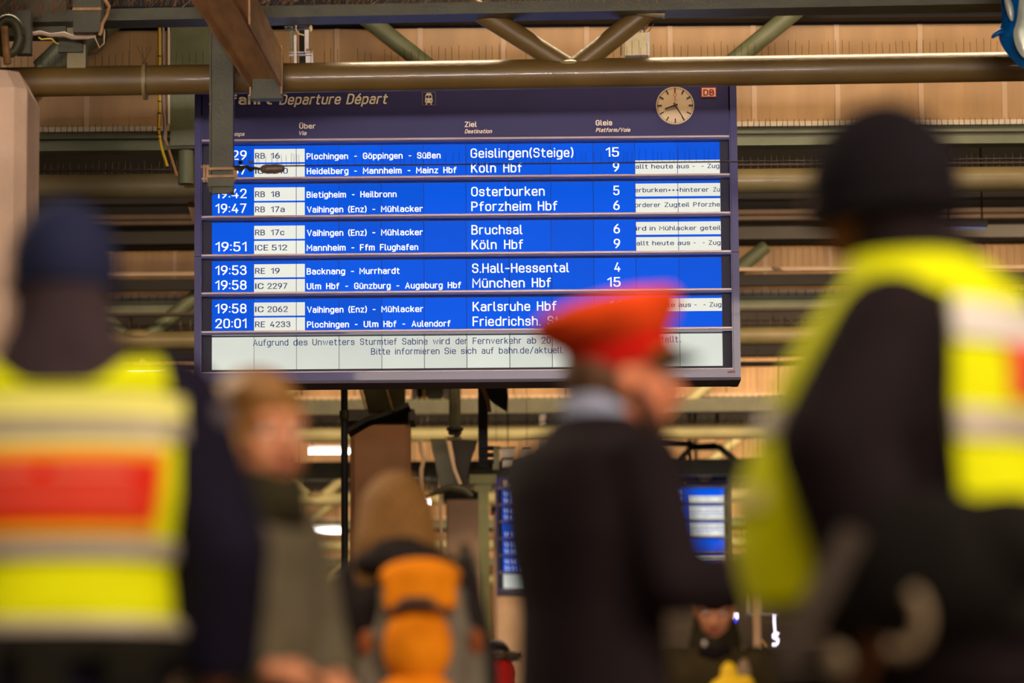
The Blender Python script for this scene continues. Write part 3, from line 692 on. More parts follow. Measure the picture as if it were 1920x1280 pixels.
# ------------------------------------------------------------------ left side objects
cb = thing('cable_duct', 'green duct beside yellow and white cables left of the departure board', 'duct', P(345, 270, 30.6))
Yc = 30.7
def vbox(par, name, x0, x1, v0, v1, Y, m, th=.1, side=0):
    return MB().box(P(x0, 0, Y).x, P(x1, 0, Y).x, Y, Y+th, P((x0+x1)/2, v1, Y).z, P((x0+x1)/2, v0, Y).z).build(name, m, par)
vbox(cb, 'duct_box', 320, 391, -60, 272, Yc, M_girder, .2)
vbox(cb, 'mounting_plate', 314, 391, 273, 279, Yc-.05, M_dkgreen, .3)
MB().tube(P(349, 283, Yc), P(349, 345, Yc), 15/F*Yc, n=20).build('duct_pipe', M_girder, cb, smooth=True)
MB().path([P(316, -60, Yc-.05), P(316, 232, Yc-.05)], .0105).build('white_conduit', M_white, cb, smooth=True)
MB().path([P(306, -60, Yc-.05), P(306, 205, Yc-.05), P(309, 225, Yc-.05), P(308, 262, Yc-.05)], .012).build('grey_conduit', mat('grey_conduit', (150, 138, 140), .5), cb, smooth=True)
MB().path([P(299, -60, Yc-.08), P(299, 205, Yc-.08), P(297, 240, Yc-.08), P(302, 275, Yc-.08), P(314, 312, Yc-.08)], .0125).build('yellow_cable', M_yellow, cb, smooth=True)
b_ = MB()
for v in (190, 212, 242, 252, 260, 105): p = P(299 if v < 230 else 298, v, Yc-.09); b_.tube(p-Vector((0, 0, .003)), p+Vector((0, 0, .003)), .015, n=10)
b_.build('cable_tie', M_black, cb)
MB().path([P(312, 235, Yc-.03), P(310, 262, Yc-.03), P(322, 298, Yc-.03), P(332, 330, Yc-.03)], .012).build('brown_cable', M_brown, cb, smooth=True)
MB().beam(P(357, 380, 33), P(368, 420, 33), .1, .05).build('brace', M_brown, cb)

col = thing('concrete_column', 'pale chamfered concrete column at the left edge', 'column', (P(-30, 600, 23).x, 23.3, 0))
x1 = P(76, 300, 23.75).x; x0 = x1-.75; zt = P(40, 127, 23).z
b_ = MB(); c_ = .07
sec = lambda z, s: [(x0+s, 23+s+c_, z), (x0+s+c_, 23+s, z), (x1-s-c_, 23+s, z), (x1-s, 23+s+c_, z), (x1-s, 23.75-s-c_, z), (x1-s-c_, 23.75-s, z), (x0+s+c_, 23.75-s, z), (x0+s, 23.75-s-c_, z)]
vs = sec(0, 0)+sec(zt-.12, 0)+sec(zt, .06); fs = [tuple(range(7, -1, -1)), tuple(range(16, 24))]
for k in (0, 8):
    for i in range(8): fs.append((k+i, k+(i+1) % 8, k+8+(i+1) % 8, k+8+i))
b_.add(vs, fs).build('shaft', M_conc, col)
MB().box(x0+.1, x1-.25, 23.2, 23.6, zt, zt+.9).build('head_block', M_dark, col)

def column(px0, px1, py, Y, m, lab, cap=True):
    x0, x1 = P(px0, py, Y).x, P(px1, py, Y).x; z = P((px0+px1)/2, py, Y).z; w_ = x1-x0
    t = thing('column', lab, 'column', ((x0+x1)/2, Y+w_/2, 0))
    c = w_*.08
    b = MB(); pts = [(x0, Y+c), (x0+c, Y), (x1-c, Y), (x1, Y+c), (x1, Y+w_-c), (x1-c, Y+w_), (x0+c, Y+w_), (x0, Y+w_-c)]
    b.add([(x, y, 0) for x, y in pts]+[(x, y, z) for x, y in pts], [tuple(range(7, -1, -1)), tuple(range(8, 16))]+[(i, (i+1) % 8, 8+(i+1) % 8, 8+i) for i in range(8)])
    b.build('shaft', m, t)
    if cap: MB().box(x0-.05, x1+.05, Y-.05, Y+w_+.05, z, z+.12).build('head_plate', M_dark, t)
column(656, 768, 789, 40, M_concb, 'brown column below the middle of the departure board')
column(836, 903, 936, 56, M_conc, 'pale column behind the person with the orange backpack')
column(925, 1010, 960, 64, M_conc, 'pale column mostly hidden behind the dark-suited man')
column(1411, 1425, 1100, 60, M_conc, 'narrow pale post beside the hooded man', False)

gp = thing('green_post', 'green steel post with a wide head right of the orange backpack', 'post', (P(907, 1000, 45).x, 45, 0))
xc = P(907, 1000, 45).x; z1 = P(907, 905, 45).z
MB().box(xc-.062, xc+.062, 44.94, 45.06, 0, z1).build('shaft', mat('yellow_green_paint', (150, 150, 88), .5, 0, .1), gp)
MB().box(xc-.16, xc+.16, 44.9, 45.1, z1-.02, z1+.09).build('head_plate', mat('yellow_green_paint', (150, 150, 88), .5, 0, .1), gp)
MB().box(xc-.10, xc+.10, 44.95, 45.05, z1-.10, z1-.02).build('bracket', mat('yellow_green_paint', (150, 150, 88), .5, 0, .1), gp)

dp = thing('dark_pole', 'thin dark pole left of the brown column', 'pole', (P(646, 900, 35).x, 35, 0))
xc = P(646, 900, 35).x
MB().tube((xc, 35, 0), (xc, 35, 8.0), .032, n=14).build('shaft', M_dark, dp, smooth=True)
MB().tube((xc, 35, P(0, 790, 35).z), (xc, 35, P(0, 775, 35).z), .045, n=14).build('collar', M_dkgreen, dp, smooth=True)

def drop(t, x, y, z, r=.008): MB().tube((x, y, z), (x, y, 8.5), r, n=6, caps=False).build('hanger_rod', M_dark, t)
# brackets and hangers under the board
hb = thing('hanging_bracket', 'dark slanted bracket above the brown column', 'bracket', P(735, 790, 38))
MB().box(P(700, 0, 38).x, P(722, 0, 38).x, 38, 38.2, P(0, 710, 38).z, 8.5).build('hanger', M_dark, hb)
Yb = 38
MB().slab([P(672, 700, Yb), P(760, 700, Yb), P(758, 770, Yb), P(737, 770, Yb), P(690, 770, Yb)], .3).build('channel', M_dkgreen, hb)
MB().beam(P(717, 700, Yb-.05), P(737, 770, Yb-.05), .08, .02).build('channel_lip', M_brown, hb)
MB().beam(P(668, 700, Yb-.05), P(686, 768, Yb-.05), .08, .03).build('channel_lip', M_ivory, hb)
MB().path([P(652, 812, Yb), P(690, 790, Yb), P(730, 778, Yb), P(768, 762, Yb)], .05).build('curved_arm', M_dark, hb, smooth=True)
MB().slab([P(655, 795, Yb), P(766, 755, Yb), P(766, 792, Yb), P(700, 792, Yb)], .2).build('side_plate', M_dark, hb)
hb2 = thing('hanging_post', 'dark green post hanging behind the board above the second truss pipe', 'post', P(853, 818, 39))
MB().tube(Vector((P(853, 690, 39).x, 39, 8.5)), P(853, 815, 39), 11/F*39, n=18).build('shaft', M_dkgreen, hb2, smooth=True)
for v in (806, 812): MB().tube(P(853, v-4, 39), P(853, v+1, 39), (16 if v < 810 else 13)/F*39, n=12).build('flange_ring', M_dark, hb2)
MB().tube(P(838, 822, 39), P(866, 822, 39), .022, n=10).build('cross_pin', M_pipe, hb2, smooth=True)
hb3 = thing('hanging_post', 'blackish post with a curved plate to the right of the dark green one', 'post', P(906, 880, 38))
MB().beam(Vector((P(906, 690, 38).x, 38, 8.5)), P(906, 878, 38), .1, .095).build('shaft', M_dark, hb3)
MB().slab([P(893, 700, 37.8), P(946, 700, 37.8), P(953, 742, 37.8), P(950, 768, 37.8), P(925, 752, 37.8), P(908, 735, 37.8)], .2).build('curved_plate', M_dark, hb3)
MB().path([P(895, 705, 37.7), P(908, 735, 37.7), P(915, 752, 37.7), P(918, 772, 37.7)], .02).build('plate_edge', M_brown, hb3, smooth=True)
b_ = MB()
for v in (845, 858, 870): b_.box(P(894, 0, 38).x, P(919, 0, 38).x, 37.9, 38.1, P(0, v+5, 38).z, P(0, v, 38).z)
b_.build('insulator_ribs', M_dark, hb3)
hb4 = thing('steel_bracket', 'dark triangular bracket between the hanging posts', 'bracket', P(845, 930, 42))
MB().box(P(845, 0, 42).x, P(857, 0, 42).x, 42.05, 42.15, P(0, 830, 42).z, 8.5).build('hanger', M_dark, hb4)
MB().slab([P(806, 822, 42), P(838, 822, 42), P(862, 905, 42), P(860, 922, 42), P(826, 915, 42)], .25).build('web_plate', M_dkgreen, hb4)
MB().slab([P(845, 822, 41.9), P(895, 825, 41.9), P(880, 870, 41.9), P(872, 915, 41.9), P(860, 905, 41.9)], .2).build('back_plate', M_dark, hb4)
MB().path([P(838, 818, 41.8), P(845, 850, 41.8), P(852, 880, 41.8), P(863, 908, 41.8)], .022).build('pale_edge', M_rib, hb4, smooth=True)
MB().path([P(795, 933, 41.8), P(820, 922, 41.8), P(845, 914, 41.8), P(868, 918, 41.8), P(885, 930, 41.8)], [.015, .03, .045, .05, .03]).build('curved_foot', M_dkgreen, hb4, smooth=True)
tag(MB().path([P(788, 825, 43), P(790, 845, 43), P(795, 860, 43), P(790, 880, 43), P(789, 935, 43), P(800, 990, 43), P(806, 1090, 43), Vector((P(806, 1090, 43).x, 43, 0))], .024).build('conduit', M_rib, origin=P(800, 1090, 43)), 'bent pale conduit running down beside the brown column', 'conduit')
tag(MB().path([P(822, 825, 43), P(824, 870, 43), P(826, 930, 43), P(827, 1090, 43), Vector((P(827, 1090, 43).x, 43, 0))], .02).build('conduit', M_rib, origin=P(827, 1090, 43)), 'straight pale conduit to the left of the pale column', 'conduit')
b_ = thing('equipment_panel', 'pale backed strip with yellow cables seen just under the board', 'panel', P(810, 745, 46))
for x0_, x1_, m in ((768, 778, M_white), (780, 786, M_dark), (788, 795, M_yellow), (797, 824, M_girder), (826, 842, M_white)):
    vbox(b_, 'upright_strip', x0_, x1_, 705, 748, 46, m, .05)
MB().box(P(768, 0, 46).x, P(842, 0, 46).x, 46.05, 46.08, P(0, 750, 46).z, P(0, 703, 46).z).build('backing', M_dark, b_); drop(b_, P(800, 0, 46).x, 46.06, P(0, 704, 46).z)
for x0_, x1_, v0_, v1_, mm, lab in ((918, 930, 838, 880, M_girder, 'small green signal box among the pipes'), (932, 958, 840, 858, M_white, 'pale signal box right of the green one'), (936, 956, 862, 875, M_white, 'pale signal box below another pale one'), (974, 988, 842, 862, M_white, 'pale box next to the dark-suited shoulder')):
    t = thing('signal_box', lab, 'box', P((x0_+x1_)/2, v1_, 44)); vbox(t, 'case', x0_, x1_, v0_, v1_, 44, mm, .15); vbox(t, 'lid', x0_-1, x1_+1, v0_-2, v0_, 43.98, M_dark, .18); drop(t, P((x0_+x1_)/2, 0, 44).x, 44.1 if v0_ < 862 else 44.35, P(0, v0_, 44).z, .003)

# tube lights
for px0, px1, py, Y, lab in ((577, 655, 846, 56, 'upper glowing tube light left of the brown column'), (555, 640, 995, 66, 'lower glowing tube light left of the brown column'),
                          (773, 806, 942, 58, 'short glowing tube light right of the brown column'), (236, 312, 698, 46, 'glowing tube light over the left vest shoulder'),
                          (1772, 1852, 422, 37, 'dim grey tube fitting right of the tall officer')):
    a_, b2_ = P(px0, py, Y), P(px1, py, Y)
    t = thing('tube_light', lab, 'lamp', (a_+b2_)/2)
    r = (4.4 if Y != 46 else 3.4)/F*Y
    for q_ in (a_, b2_): drop(t, q_.x*.8+(a_.x+b2_.x)*.1, Y+.1, q_.z+.06)
    if Y == 37:
        MB().box(a_.x, b2_.x, Y, Y+.1, a_.z-.01, a_.z+.05).build('housing', mat('grey_housing', (96, 84, 74), .4, .2), t)
        MB().tube(a_+Vector((.05, .0, -.03)), b2_+Vector((-.02, .0, -.03)), .012, n=10).build('tube', mat('tube_glint', (150, 160, 200), .3, emit=(130, 140, 200), estr=.35), t, smooth=True)  # weak bluish emission stands in for a reflection on the tube
    else:
        MB().box(a_.x, b2_.x, Y+.05, Y+.15, a_.z+r, a_.z+r+.05).build('housing', M_white, t)
        MB().tube(a_, b2_, r, n=12).build('tube', M_tube, t, smooth=True)

# upper-left fittings
fx = thing('junction_box', 'dark green ribbed junction box in the upper left corner', 'box', P(170, 62, 24.8))
vbox(fx, 'case', 137, 189, -30, 60, 24.8, M_dkgreen, .2)
vbox(fx, 'rib', 136, 190, 14, 19, 24.77, M_brown, .03)
MB().path([P(190, -20, 24.8), P(197, 0, 24.8), P(205, 12, 24.8), P(200, 30, 24.8), P(192, 45, 24.8), P(190, 60, 24.8), P(186, 66, 24.8)], .012).build('cable', M_brown, fx, smooth=True)
tag(MB().path([P(52, 65, 24.9), P(75, 61, 24.9), P(95, 66, 24.9), P(120, 64, 24.9), P(135, 70, 24.9), P(165, 70, 24.9), P(180, 68, 24.9)], [.012, .013, .012, .017, .016, .013, .008]).build('conduit', mat('pink_white_conduit', (176, 150, 130), .5), smooth=True, origin=P(120, 70, 24.9)), 'crooked pale conduit beneath the ribbed junction box', 'conduit')
tag(MB().path([P(72, 70, 24.8), P(78, 74, 24.8), P(88, 73, 24.8), P(97, 73, 24.8), P(104, 80, 24.8), P(110, 82, 24.8)], .0045).build('yellow_wire', M_yellow, smooth=True, origin=P(90, 75, 24.8)), 'thin yellow wire wound under the pale conduit', 'wire')
tag(MB().path([P(197, 48, 24.9), P(200, 62, 24.9), P(198, 78, 24.9), P(192, 90, 24.9), P(182, 99, 24.9), P(164, 104, 24.9)], .006).build('black_cable', M_black, smooth=True, origin=P(190, 90, 24.9)), 'black cable curving down from the ribbed junction box', 'cable')
tag(MB().path([P(178, 70, 24.85), P(187, 90, 24.85), P(190, 86, 24.85), P(195, 82, 24.85), P(196, 55, 24.85)], .004).build('pale_wire', M_rib, smooth=True, origin=P(190, 86, 24.85)), 'thin pale wire hooked beside the black cable', 'wire')
lp = thing('steel_eye', 'big oval steel eye loop above the concrete column', 'fitting', P(15, 100, 24.6))
MB().path([P(15+22*math.cos(t_), 68+32*math.sin(t_), 24.6) for t_ in [2*math.pi*i/20 for i in range(21)]], .035, 12).build('loop', M_dkgreen, lp, smooth=True)
vbox(lp, 'mount', 30, 58, 20, 100, 24.7, M_dkgreen, .1)
MB().path([P(8, 50, 24.5), P(10, 80, 24.5), P(14, 120, 24.5)], .025).build('strap', M_brown, lp, smooth=True)

# tensioner fitting by the arm
tf = thing('tensioner', 'white painted cable tensioner standing on the pipe right of the brown arm', 'fitting', P(568, 117, 25.55))
Yt = 25.6
vbox(tf, 'back_plate', 571, 579, 52, 98, Yt, M_white, .03)
vbox(tf, 'rod', 545, 549, 40, 92, Yt, M_girder, .03)
vbox(tf, 'rod', 551, 556, 66, 118, Yt-.03, M_white, .03)
vbox(tf, 'foot_bracket', 573, 587, 96, 118, Yt, M_white, .06)
MB().beam(P(542, 99, Yt-.02), P(585, 98, Yt-.02), .03, .006).beam(P(542, 104, Yt-.02), P(585, 103, Yt-.02), .03, .006).build('cross_rail', M_white, tf)
for v in (49, 56): MB().beam(P(533, v, Yt), P(584, v-2, Yt), .03, .010).build('cross_bar', M_dkgreen, tf)
MB().path([P(555, 37, Yt-.05), P(555, 55, Yt-.05), P(559, 63, Yt-.05), P(570, 66, Yt-.05)], .0055).build('cable', M_ivory, tf, smooth=True)
b_ = MB()
for q in ((515, 42), (576, 42), (592, 41), (595, 38), (536, 52), (582, 60), (576, 93), (551, 82)): b_.ell(P(*q, Yt-.02), (.009, .009, .009), nu=8, nv=6)
b_.build('nuts', M_brown, tf)
MB().ell(P(583, 53, Yt-.02), (.014, .014, .022)).build('knob', M_ivory, tf, smooth=True)
MB().tube(P(559, 30, Yt), P(559, 48, Yt), .02, n=12).build('pulley', M_dkgreen, tf, smooth=True)

# cream box by the right diagonal
ib = thing('cream_box', 'small cream ribbed metal box standing on the near pipe', 'box', P(1195, 104, 25.55))
pts = [P(1172, 104, 25.5), P(1172, 70, 25.5), P(1183, 61, 25.5), P(1215, 61, 25.5), P(1216, 103, 25.5)]
MB().slab(pts, .12).build('case', M_ivory, ib)
for px in (1184, 1197): vbox(ib, 'rib', px-.6, px+.6, 76, 102, 25.49, M_brown, .01)
vbox(ib, 'edge_strip', 1213, 1217, 60, 104, 25.49, M_white, .02)
MB().tube(P(1197, 60, 25.52), P(1197, 54, 25.52), .012, n=10).tube(P(1204, 60, 25.52), P(1204, 56, 25.52), .010, n=10).build('terminal', M_white, ib, smooth=True)
MB().path([P(1204, 56, 25.5), P(1206, 47, 25.5), P(1211, 40, 25.5), P(1215, 40, 25.5), P(1214, 50, 25.5), P(1209, 56, 25.5)], .006).build('cable_loop', M_wire, ib, smooth=True)
MB().tube(P(1216, 60, 25.5), P(1226, 44, 25.5), .0035, n=6).build('antenna', M_wire, ib)
MB().tube(P(1165, 104, 25.5), P(1165, 76, 25.5), .006, n=6).build('side_rod', M_girder, ib)

# blue balloon, upper right
bl = thing('foil_balloon', 'blue and white foil balloon with a curled fin in the upper right corner', 'balloon', P(1915, 128, 24))
Yl = 24.0
blob = MB()
k_ = Yl/F
outl = [(1876, -60), (1877, 0), (1879, 40), (1872, 62), (1874, 78), (1884, 96), (1900, 115), (1916, 128), (1950, 134), (1990, 110), (2010, 40), (2000, -60)]
def pillow(mb, pts, cx, cy, Y, depth, M=5):
    n = len(pts); vs = []; fs = []
    for sgn in (-1, 1):
        for j in range(M+1):
            t = j/M
            for (x, y) in pts:
                vs.append(P(cx+(x-cx)*(1-t), cy+(y-cy)*(1-t), Y)+Vector((0, sgn*depth*math.sqrt(max(0, 1-(1-t)**2.4)), 0)))
    W = n
    for s_ in (0, 1):
        o = s_*(M+1)*n
        for j in range(M):
            for i in range(n):
                q = (o+j*W+i, o+j*W+(i+1) % n, o+(j+1)*W+(i+1) % n, o+(j+1)*W+i); fs.append(q if s_ else q[::-1])
    mb.add(vs, fs)
def smooth_poly(p, it=2):
    for _ in range(it):
        q = []
        for i in range(len(p)):
            a_, b3 = p[i], p[(i+1) % len(p)]
            q += [(a_[0]*.75+b3[0]*.25, a_[1]*.75+b3[1]*.25), (a_[0]*.25+b3[0]*.75, a_[1]*.25+b3[1]*.75)]
        p = q
    return p
M_bblue = mat('balloon_blue', (0, 96, 170), .22, .35, .25, 9, .3, 18)
M_bwhite = mat('balloon_white', (178, 184, 170), .25, .2, .15, 9, .3, 18)
blob = MB(); pillow(blob, smooth_poly(outl), 1940, 35, Yl, .14); blob.build('body', M_bblue, bl, smooth=True)
for pts, dy, dep in (([(1881, -10), (1886, 20), (1894, 38), (1900, 40), (1902, 20), (1896, 0), (1890, -12)], -.125, .018),
                ([(1899, 60), (1903, 85), (1916, 108), (1940, 118), (1965, 90), (1965, 20), (1940, -20), (1912, -12), (1909, 20), (1906, 42)], -.155, .02)):
    q = MB(); pillow(q, smooth_poly(pts), sum(p_[0] for p_ in pts)/len(pts), sum(p_[1] for p_ in pts)/len(pts), Yl+dy, dep); q.build('white_patch', M_bwhite, bl, smooth=True)
q = MB(); pillow(q, smooth_poly([(1884, 52), (1872, 54), (1862, 62), (1857, 71), (1861, 73), (1872, 67), (1882, 66), (1888, 60)]), 1873, 62, Yl-.03, .03); q.build('curled_fin', M_bblue, bl, smooth=True)
MB().path([P(1940, -60, Yl), P(1940, -300, Yl), P(1945, -560, Yl)], .002).build('ribbon', M_white, bl)

# bird resting on the ledge
bd = thing('small_bird', 'tiny pale bird perched on the ledge rail right of the board', 'bird', P(1458, 507, 40.9))
q = MB().ell(P(1456, 503, 40.95), (.045, .025, .022)).ell(P(1450, 501, 40.95), (.02, .018, .018)).tube(P(1458, 502, 40.95), P(1468, 506, 40.95), .014, .005)
fuse(q, 'body', mat('bird_grey', (140, 120, 96), .8), bd, .006, 2)

# ------------------------------------------------------------------ shop front at the far end, lights and signs
Yf = 70
sf = thing('shop_front', 'dim shop front with pale window bars beyond the hooded man', 'shop front', (P(1440, 1200, Yf).x, Yf, 0))
xa, xb = P(1180, 1200, Yf).x, P(1700, 1200, Yf).x
MB().box(xa, xb, Yf+.3, Yf+.4, 0, 5.1).build('back_wall', mat('shop_wall', (74, 64, 56), .8), sf)
for px in (1386, 1408): MB().box(P(px-2, 0, Yf).x, P(px+1, 0, Yf).x, Yf, Yf+.08, P(0, 1164, Yf).z, P(0, 1080, Yf).z).build('window_bar', M_white, sf)
MB().box(P(1382, 0, Yf).x, P(1440, 0, Yf).x, Yf, Yf+.08, P(0, 1164, Yf).z, P(0, 1159, Yf).z).build('window_bar', mat('lilac_bar', (150, 146, 178), .5), sf)
MB().box(xa, xb, Yf-.2, Yf+.3, P(0, 1290, Yf).z, P(0, 1232, Yf).z).build('dark_counter', M_dark, sf)
Ys = 52
sg = thing('neon_sign', 'glowing white S-shaped neon hanging on a lit wire', 'neon sign', P(1455, 1212, Ys))
M_neon = mat('neon_white', (230, 225, 255), emit=(236, 230, 255), estr=3); M_neonb = mat('neon_blue', (60, 60, 255), emit=(60, 50, 255), estr=2.5); M_neonp = mat('neon_pink', (255, 90, 160), emit=(240, 110, 200), estr=2)
MB().path([P(1461, 1190, Ys), P(1455, 1187, Ys), P(1451, 1190, Ys), P(1451, 1194, Ys), P(1456, 1197, Ys), P(1460, 1200, Ys), P(1460, 1206, Ys), P(1456, 1209, Ys), P(1449, 1208, Ys)], .019).build('glowing_letter', M_neon, sg, smooth=True)
MB().path([P(1452, 1150, Ys), P(1452, 1166, Ys), P(1454, 1186, Ys)], .011).build('lit_wire', M_neon, sg, smooth=True)
sg2 = thing('neon_sign', 'small white, blue and pink neon sign right of the hooded head', 'neon sign', P(1370, 1186, Ys))
MB().path([P(1356, 1156, Ys), P(1362, 1163, Ys), P(1369, 1160, Ys), P(1374, 1150, Ys), P(1380, 1150, Ys), P(1380, 1160, Ys)], .028).build('white_tube', M_neon, sg2, smooth=True)
MB().path([P(1357, 1166, Ys), P(1366, 1168, Ys), P(1376, 1166, Ys), P(1382, 1158, Ys)], .02).build('blue_tube', M_neonb, sg2, smooth=True)
MB().path([P(1363, 1150, Ys), P(1370, 1152, Ys), P(1376, 1148, Ys)], .014).build('pink_tube', M_neonp, sg2, smooth=True)
MB().path([P(1364, 1170, Ys), P(1367, 1175, Ys), P(1368, 1184, Ys)], .02).build('white_tube', M_neon, sg2, smooth=True)
drop(sg, P(1452, 1150, Ys).x, Ys, P(0, 1152, Ys).z, .004); drop(sg2, P(1376, 1150, Ys).x, Ys, P(0, 1150, Ys).z, .004)
ol = thing('orange_lamp', 'small orange glowing lamp low between the hooded man and the officer', 'lamp', P(1432, 1268, Ys))
MB().tube(P(1432, 1252, Ys), P(1434, 1270, Ys), .04, .008, 12).build('shade', mat('orange_glow', (255, 140, 30), emit=(255, 140, 40), estr=1.6), ol, smooth=True)
MB().tube(P(1434, 1270, Ys), Vector((P(1434, 1270, Ys).x, Ys, 0)), .008, n=8).build('stem', M_dark, ol)
lf = thing('leaflet', 'small tan tag hanging left of the S-shaped neon', 'tag', P(1433, 1210, 45))
MB().slab([P(1426, 1200, 45), P(1430, 1197, 45), P(1440, 1210, 45), P(1436, 1216, 45)], .01).build('card', mat('tan_card', (200, 160, 104), .6), lf)
MB().tube(P(1429, 1198, 45.005), Vector((P(1429, 1198, 45.005).x, 45.005, 8.5)), .002, n=5).build('string', M_wire, lf)

# ------------------------------------------------------------------ people
def rotm(yaw=0, pitch=0, roll=0): return Matrix.Rotation(yaw, 3, 'Z') @ Matrix.Rotation(pitch, 3, 'X') @ Matrix.Rotation(roll, 3, 'Y')
def hand(mb, w, d, n, side, curl=.5, k=1.0):
    w, d, n = Vector(w), Vector(d).normalized(), Vector(n); n = (n-d*n.dot(d)).normalized(); s = d.cross(n)*side
    for o in (-.033, -.011, .011, .033): mb.capsule(w+d*.015*k+s*o*.6*k, w+d*.085*k+s*o*k, .015*k, .0125*k, 10)
    for i, (o, L) in enumerate(((-.034, 1.0), (-.0115, 1.1), (.0115, 1.02), (.034, .8))):
        p = w+d*.088*k+s*o*k; ang = 0
        for j, l in enumerate((.045, .028, .022)):
            ang += curl*(.6 if j == 0 else 1)
            q = p+(d*math.cos(ang)+n*math.sin(ang))*(l*L*k)+s*(o*.12*k); mb.capsule(p, q, (.0095-.001*j)*k, (.0088-.001*j)*k, 8); p = q
    p = w+d*.03*k-s*.03*k
    q = p+(d*.55-s*.6+n*.45).normalized()*.045*k; mb.capsule(p, q, .014*k, .011*k, 10)
    e = q+(d*.8-s*.2+n*.5).normalized()*.032*k; mb.capsule(q, e, .011*k, .009*k, 10)
SKIN = mat('skin', (206, 138, 104), .5, 0, .06, 12); SKIND = mat('skin_brown', (120, 76, 50), .5, 0, .06, 12)
M_eye = mat('eye_white', (220, 210, 200), .2); M_iris = mat('iris_dark', (40, 26, 18), .2); M_lip = mat('lips', (176, 84, 72), .5)
def figure(label, loc, H, heading, arms, torso, jacket, trousers, voxel=.008, head_yaw=0, head_pitch=0, head_off=(0, 0, 0), skin=SKIN,
           hands=True, sleeve=(.072, .060, .050), cloth_voxel=.013, name='person', shw=.185, lips=True, female=False, brow=None, collar=True, hs=1.0, shz=1.425):
    global SH
    """arms: ((elbow, wrist, hand direction, palm normal, curl), ...) for right (+x) then left; facing +y before heading"""
    k = H/1.8
    t = thing(name, label, 'person', (loc[0], loc[1], 0), heading); t['_o'] = (0, 0, 0)
    S = Matrix.Scale(k, 4)
    hc = Vector((0, .02, 1.675))+Vector(head_off); HR = rotm(head_yaw, head_pitch)
    hp = lambda x, y, z: hc+HR @ Vector((x, y, z))
    b = MB()
    TH = Matrix.Translation(hc) @ Matrix.Scale(hs, 4) @ Matrix.Translation(-hc); SH = S @ TH
    b.ell(hp(0, -.012, .03), (.074, .096, .092), HR, 28, 18); b.ell(hp(0, .02, -.03), (.060, .074, .082), HR, 24, 16)
    b.ell(hp(0, .05, -.088), (.032, .032, .026), HR); b.ell(hp(0, .015, -.075), (.05, .055, .035), HR)
    b.capsule(hp(0, .088, .012), hp(0, .108, -.026), .009, .0145, 12); b.ell(hp(-.012, .098, -.03), (.009, .009, .008), HR); b.ell(hp(.012, .098, -.03), (.009, .009, .008), HR)
    b.capsule(hp(-.042, .076, .03), hp(.042, .076, .03), .014, .014, 10)
    b.ell(hp(-.04, .066, -.02), (.02, .016, .018), HR); b.ell(hp(.04, .066, -.02), (.02, .016, .018), HR)
    for s in (-1, 1): b.ell(hp(s*.076, -.008, -.012), (.010, .020, .031), rotm(head_yaw+s*.25, head_pitch), 12, 10)
    b.capsule(hp(-.014, .088, -.056), hp(.014, .088, -.056), .009, .009, 8)
    b.v = [TH @ v for v in b.v]
    b.capsule((0, -.01, 1.44), TH @ hp(0, -.02, -.06), .060, .056*hs, 18)
    sk = [tuple((z, rx*.86, ry*.84, yo)) for z, rx, ry, yo in torso if z < 1.5]
    b.loft(sk); wr = []
    for (E, W, D, Np, cu), s in zip(arms, (1, -1)):
        Sh = Vector((s*shw, 0, shz)); E, W = Vector(E), Vector(W)
        b.capsule(Sh, E, .048, .040); b.capsule(E, W, .040, .027)
        if hands: hand(b, W+Vector(D).normalized()*.01, D, Np, s, cu)
    for s in (-1, 1):
        b.capsule((s*.09, 0, .90), (s*.095, .02, .50), .078, .052); b.capsule((s*.095, .02, .50), (s*.10, -.01, .10), .050, .034)
        b.capsule((s*.10, -.03, .05), (s*.11, .12, .035), .034, .028)
    fuse(b.xf(S), 'body', skin, t, voxel, 3)
    # jacket
    j = MB().loft(torso)
    for (E, W, D, Np, cu), s in zip(arms, (1, -1)):
        Sh = Vector((s*shw, 0, shz)); E, W = Vector(E), Vector(W)
        j.capsule(Sh, E, sleeve[0], sleeve[1], 20); e2 = E+(W-E)*.93; j.tube(E, e2, sleeve[1], sleeve[2], 20); j.ell(E, (sleeve[1],)*3)
    if collar: j.tube((0, -.005, 1.46), (0, .005, 1.545), .078, .074, 24)
    fuse(j.xf(S), 'jacket', jacket, t, cloth_voxel, 5)
    g = MB()
    g.ell((0, 0, .92), (.165, .125, .13))
    for s in (-1, 1):
        g.capsule((s*.095, 0, .88), (s*.10, .02, .50), .10, .072, 18); g.tube((s*.10, .02, .50), (s*.105, -.01, .09), .072, .060, 18)
    fuse(g.xf(S), 'trousers', trousers, t, .016, 4)
    for s in (-1, 1):
        sh = MB().ell((s*.105, .05, .045), (.047, .14, .045)).tube((s*.105, -.02, .05), (s*.105, -.02, .13), .045, .045); fuse(sh.xf(S), 'shoe', M_black, t, .014, 3)
    for s in (-1, 1):
        e = MB().ell(hp(s*.031, .076, .004), (.0125, .0125, .0105), HR).xf(SH).build('eye', M_eye, t, smooth=True)
        MB().ell(hp(s*.031, .0865, .004), (.0058, .003, .0058), HR).xf(SH).build('iris', M_iris, e, smooth=True)
    if lips:
        MB().capsule(hp(-.02, .091, -.0555), hp(.02, .091, -.0555), .0055, .0055, 8).ell(hp(0, .096, -.0555), (.012, .006, .007), HR).xf(SH).build('lips', M_lip, t, smooth=True)
    if brow:
        for s in (-1, 1): MB().capsule(hp(s*.016, .091, .032), hp(s*.046, .079, .034), .0045, .003, 6).xf(SH).build('eyebrow', brow, t, smooth=True)
    t['_k'] = k
    return t, hp, HR, S
def cloth(name, col, **k):
    m = mat(name, col, .92, 0, .15, 9, .3, 120, **k); m.node_tree.nodes['Principled BSDF'].inputs['Specular IOR Level'].default_value = .12
    return m
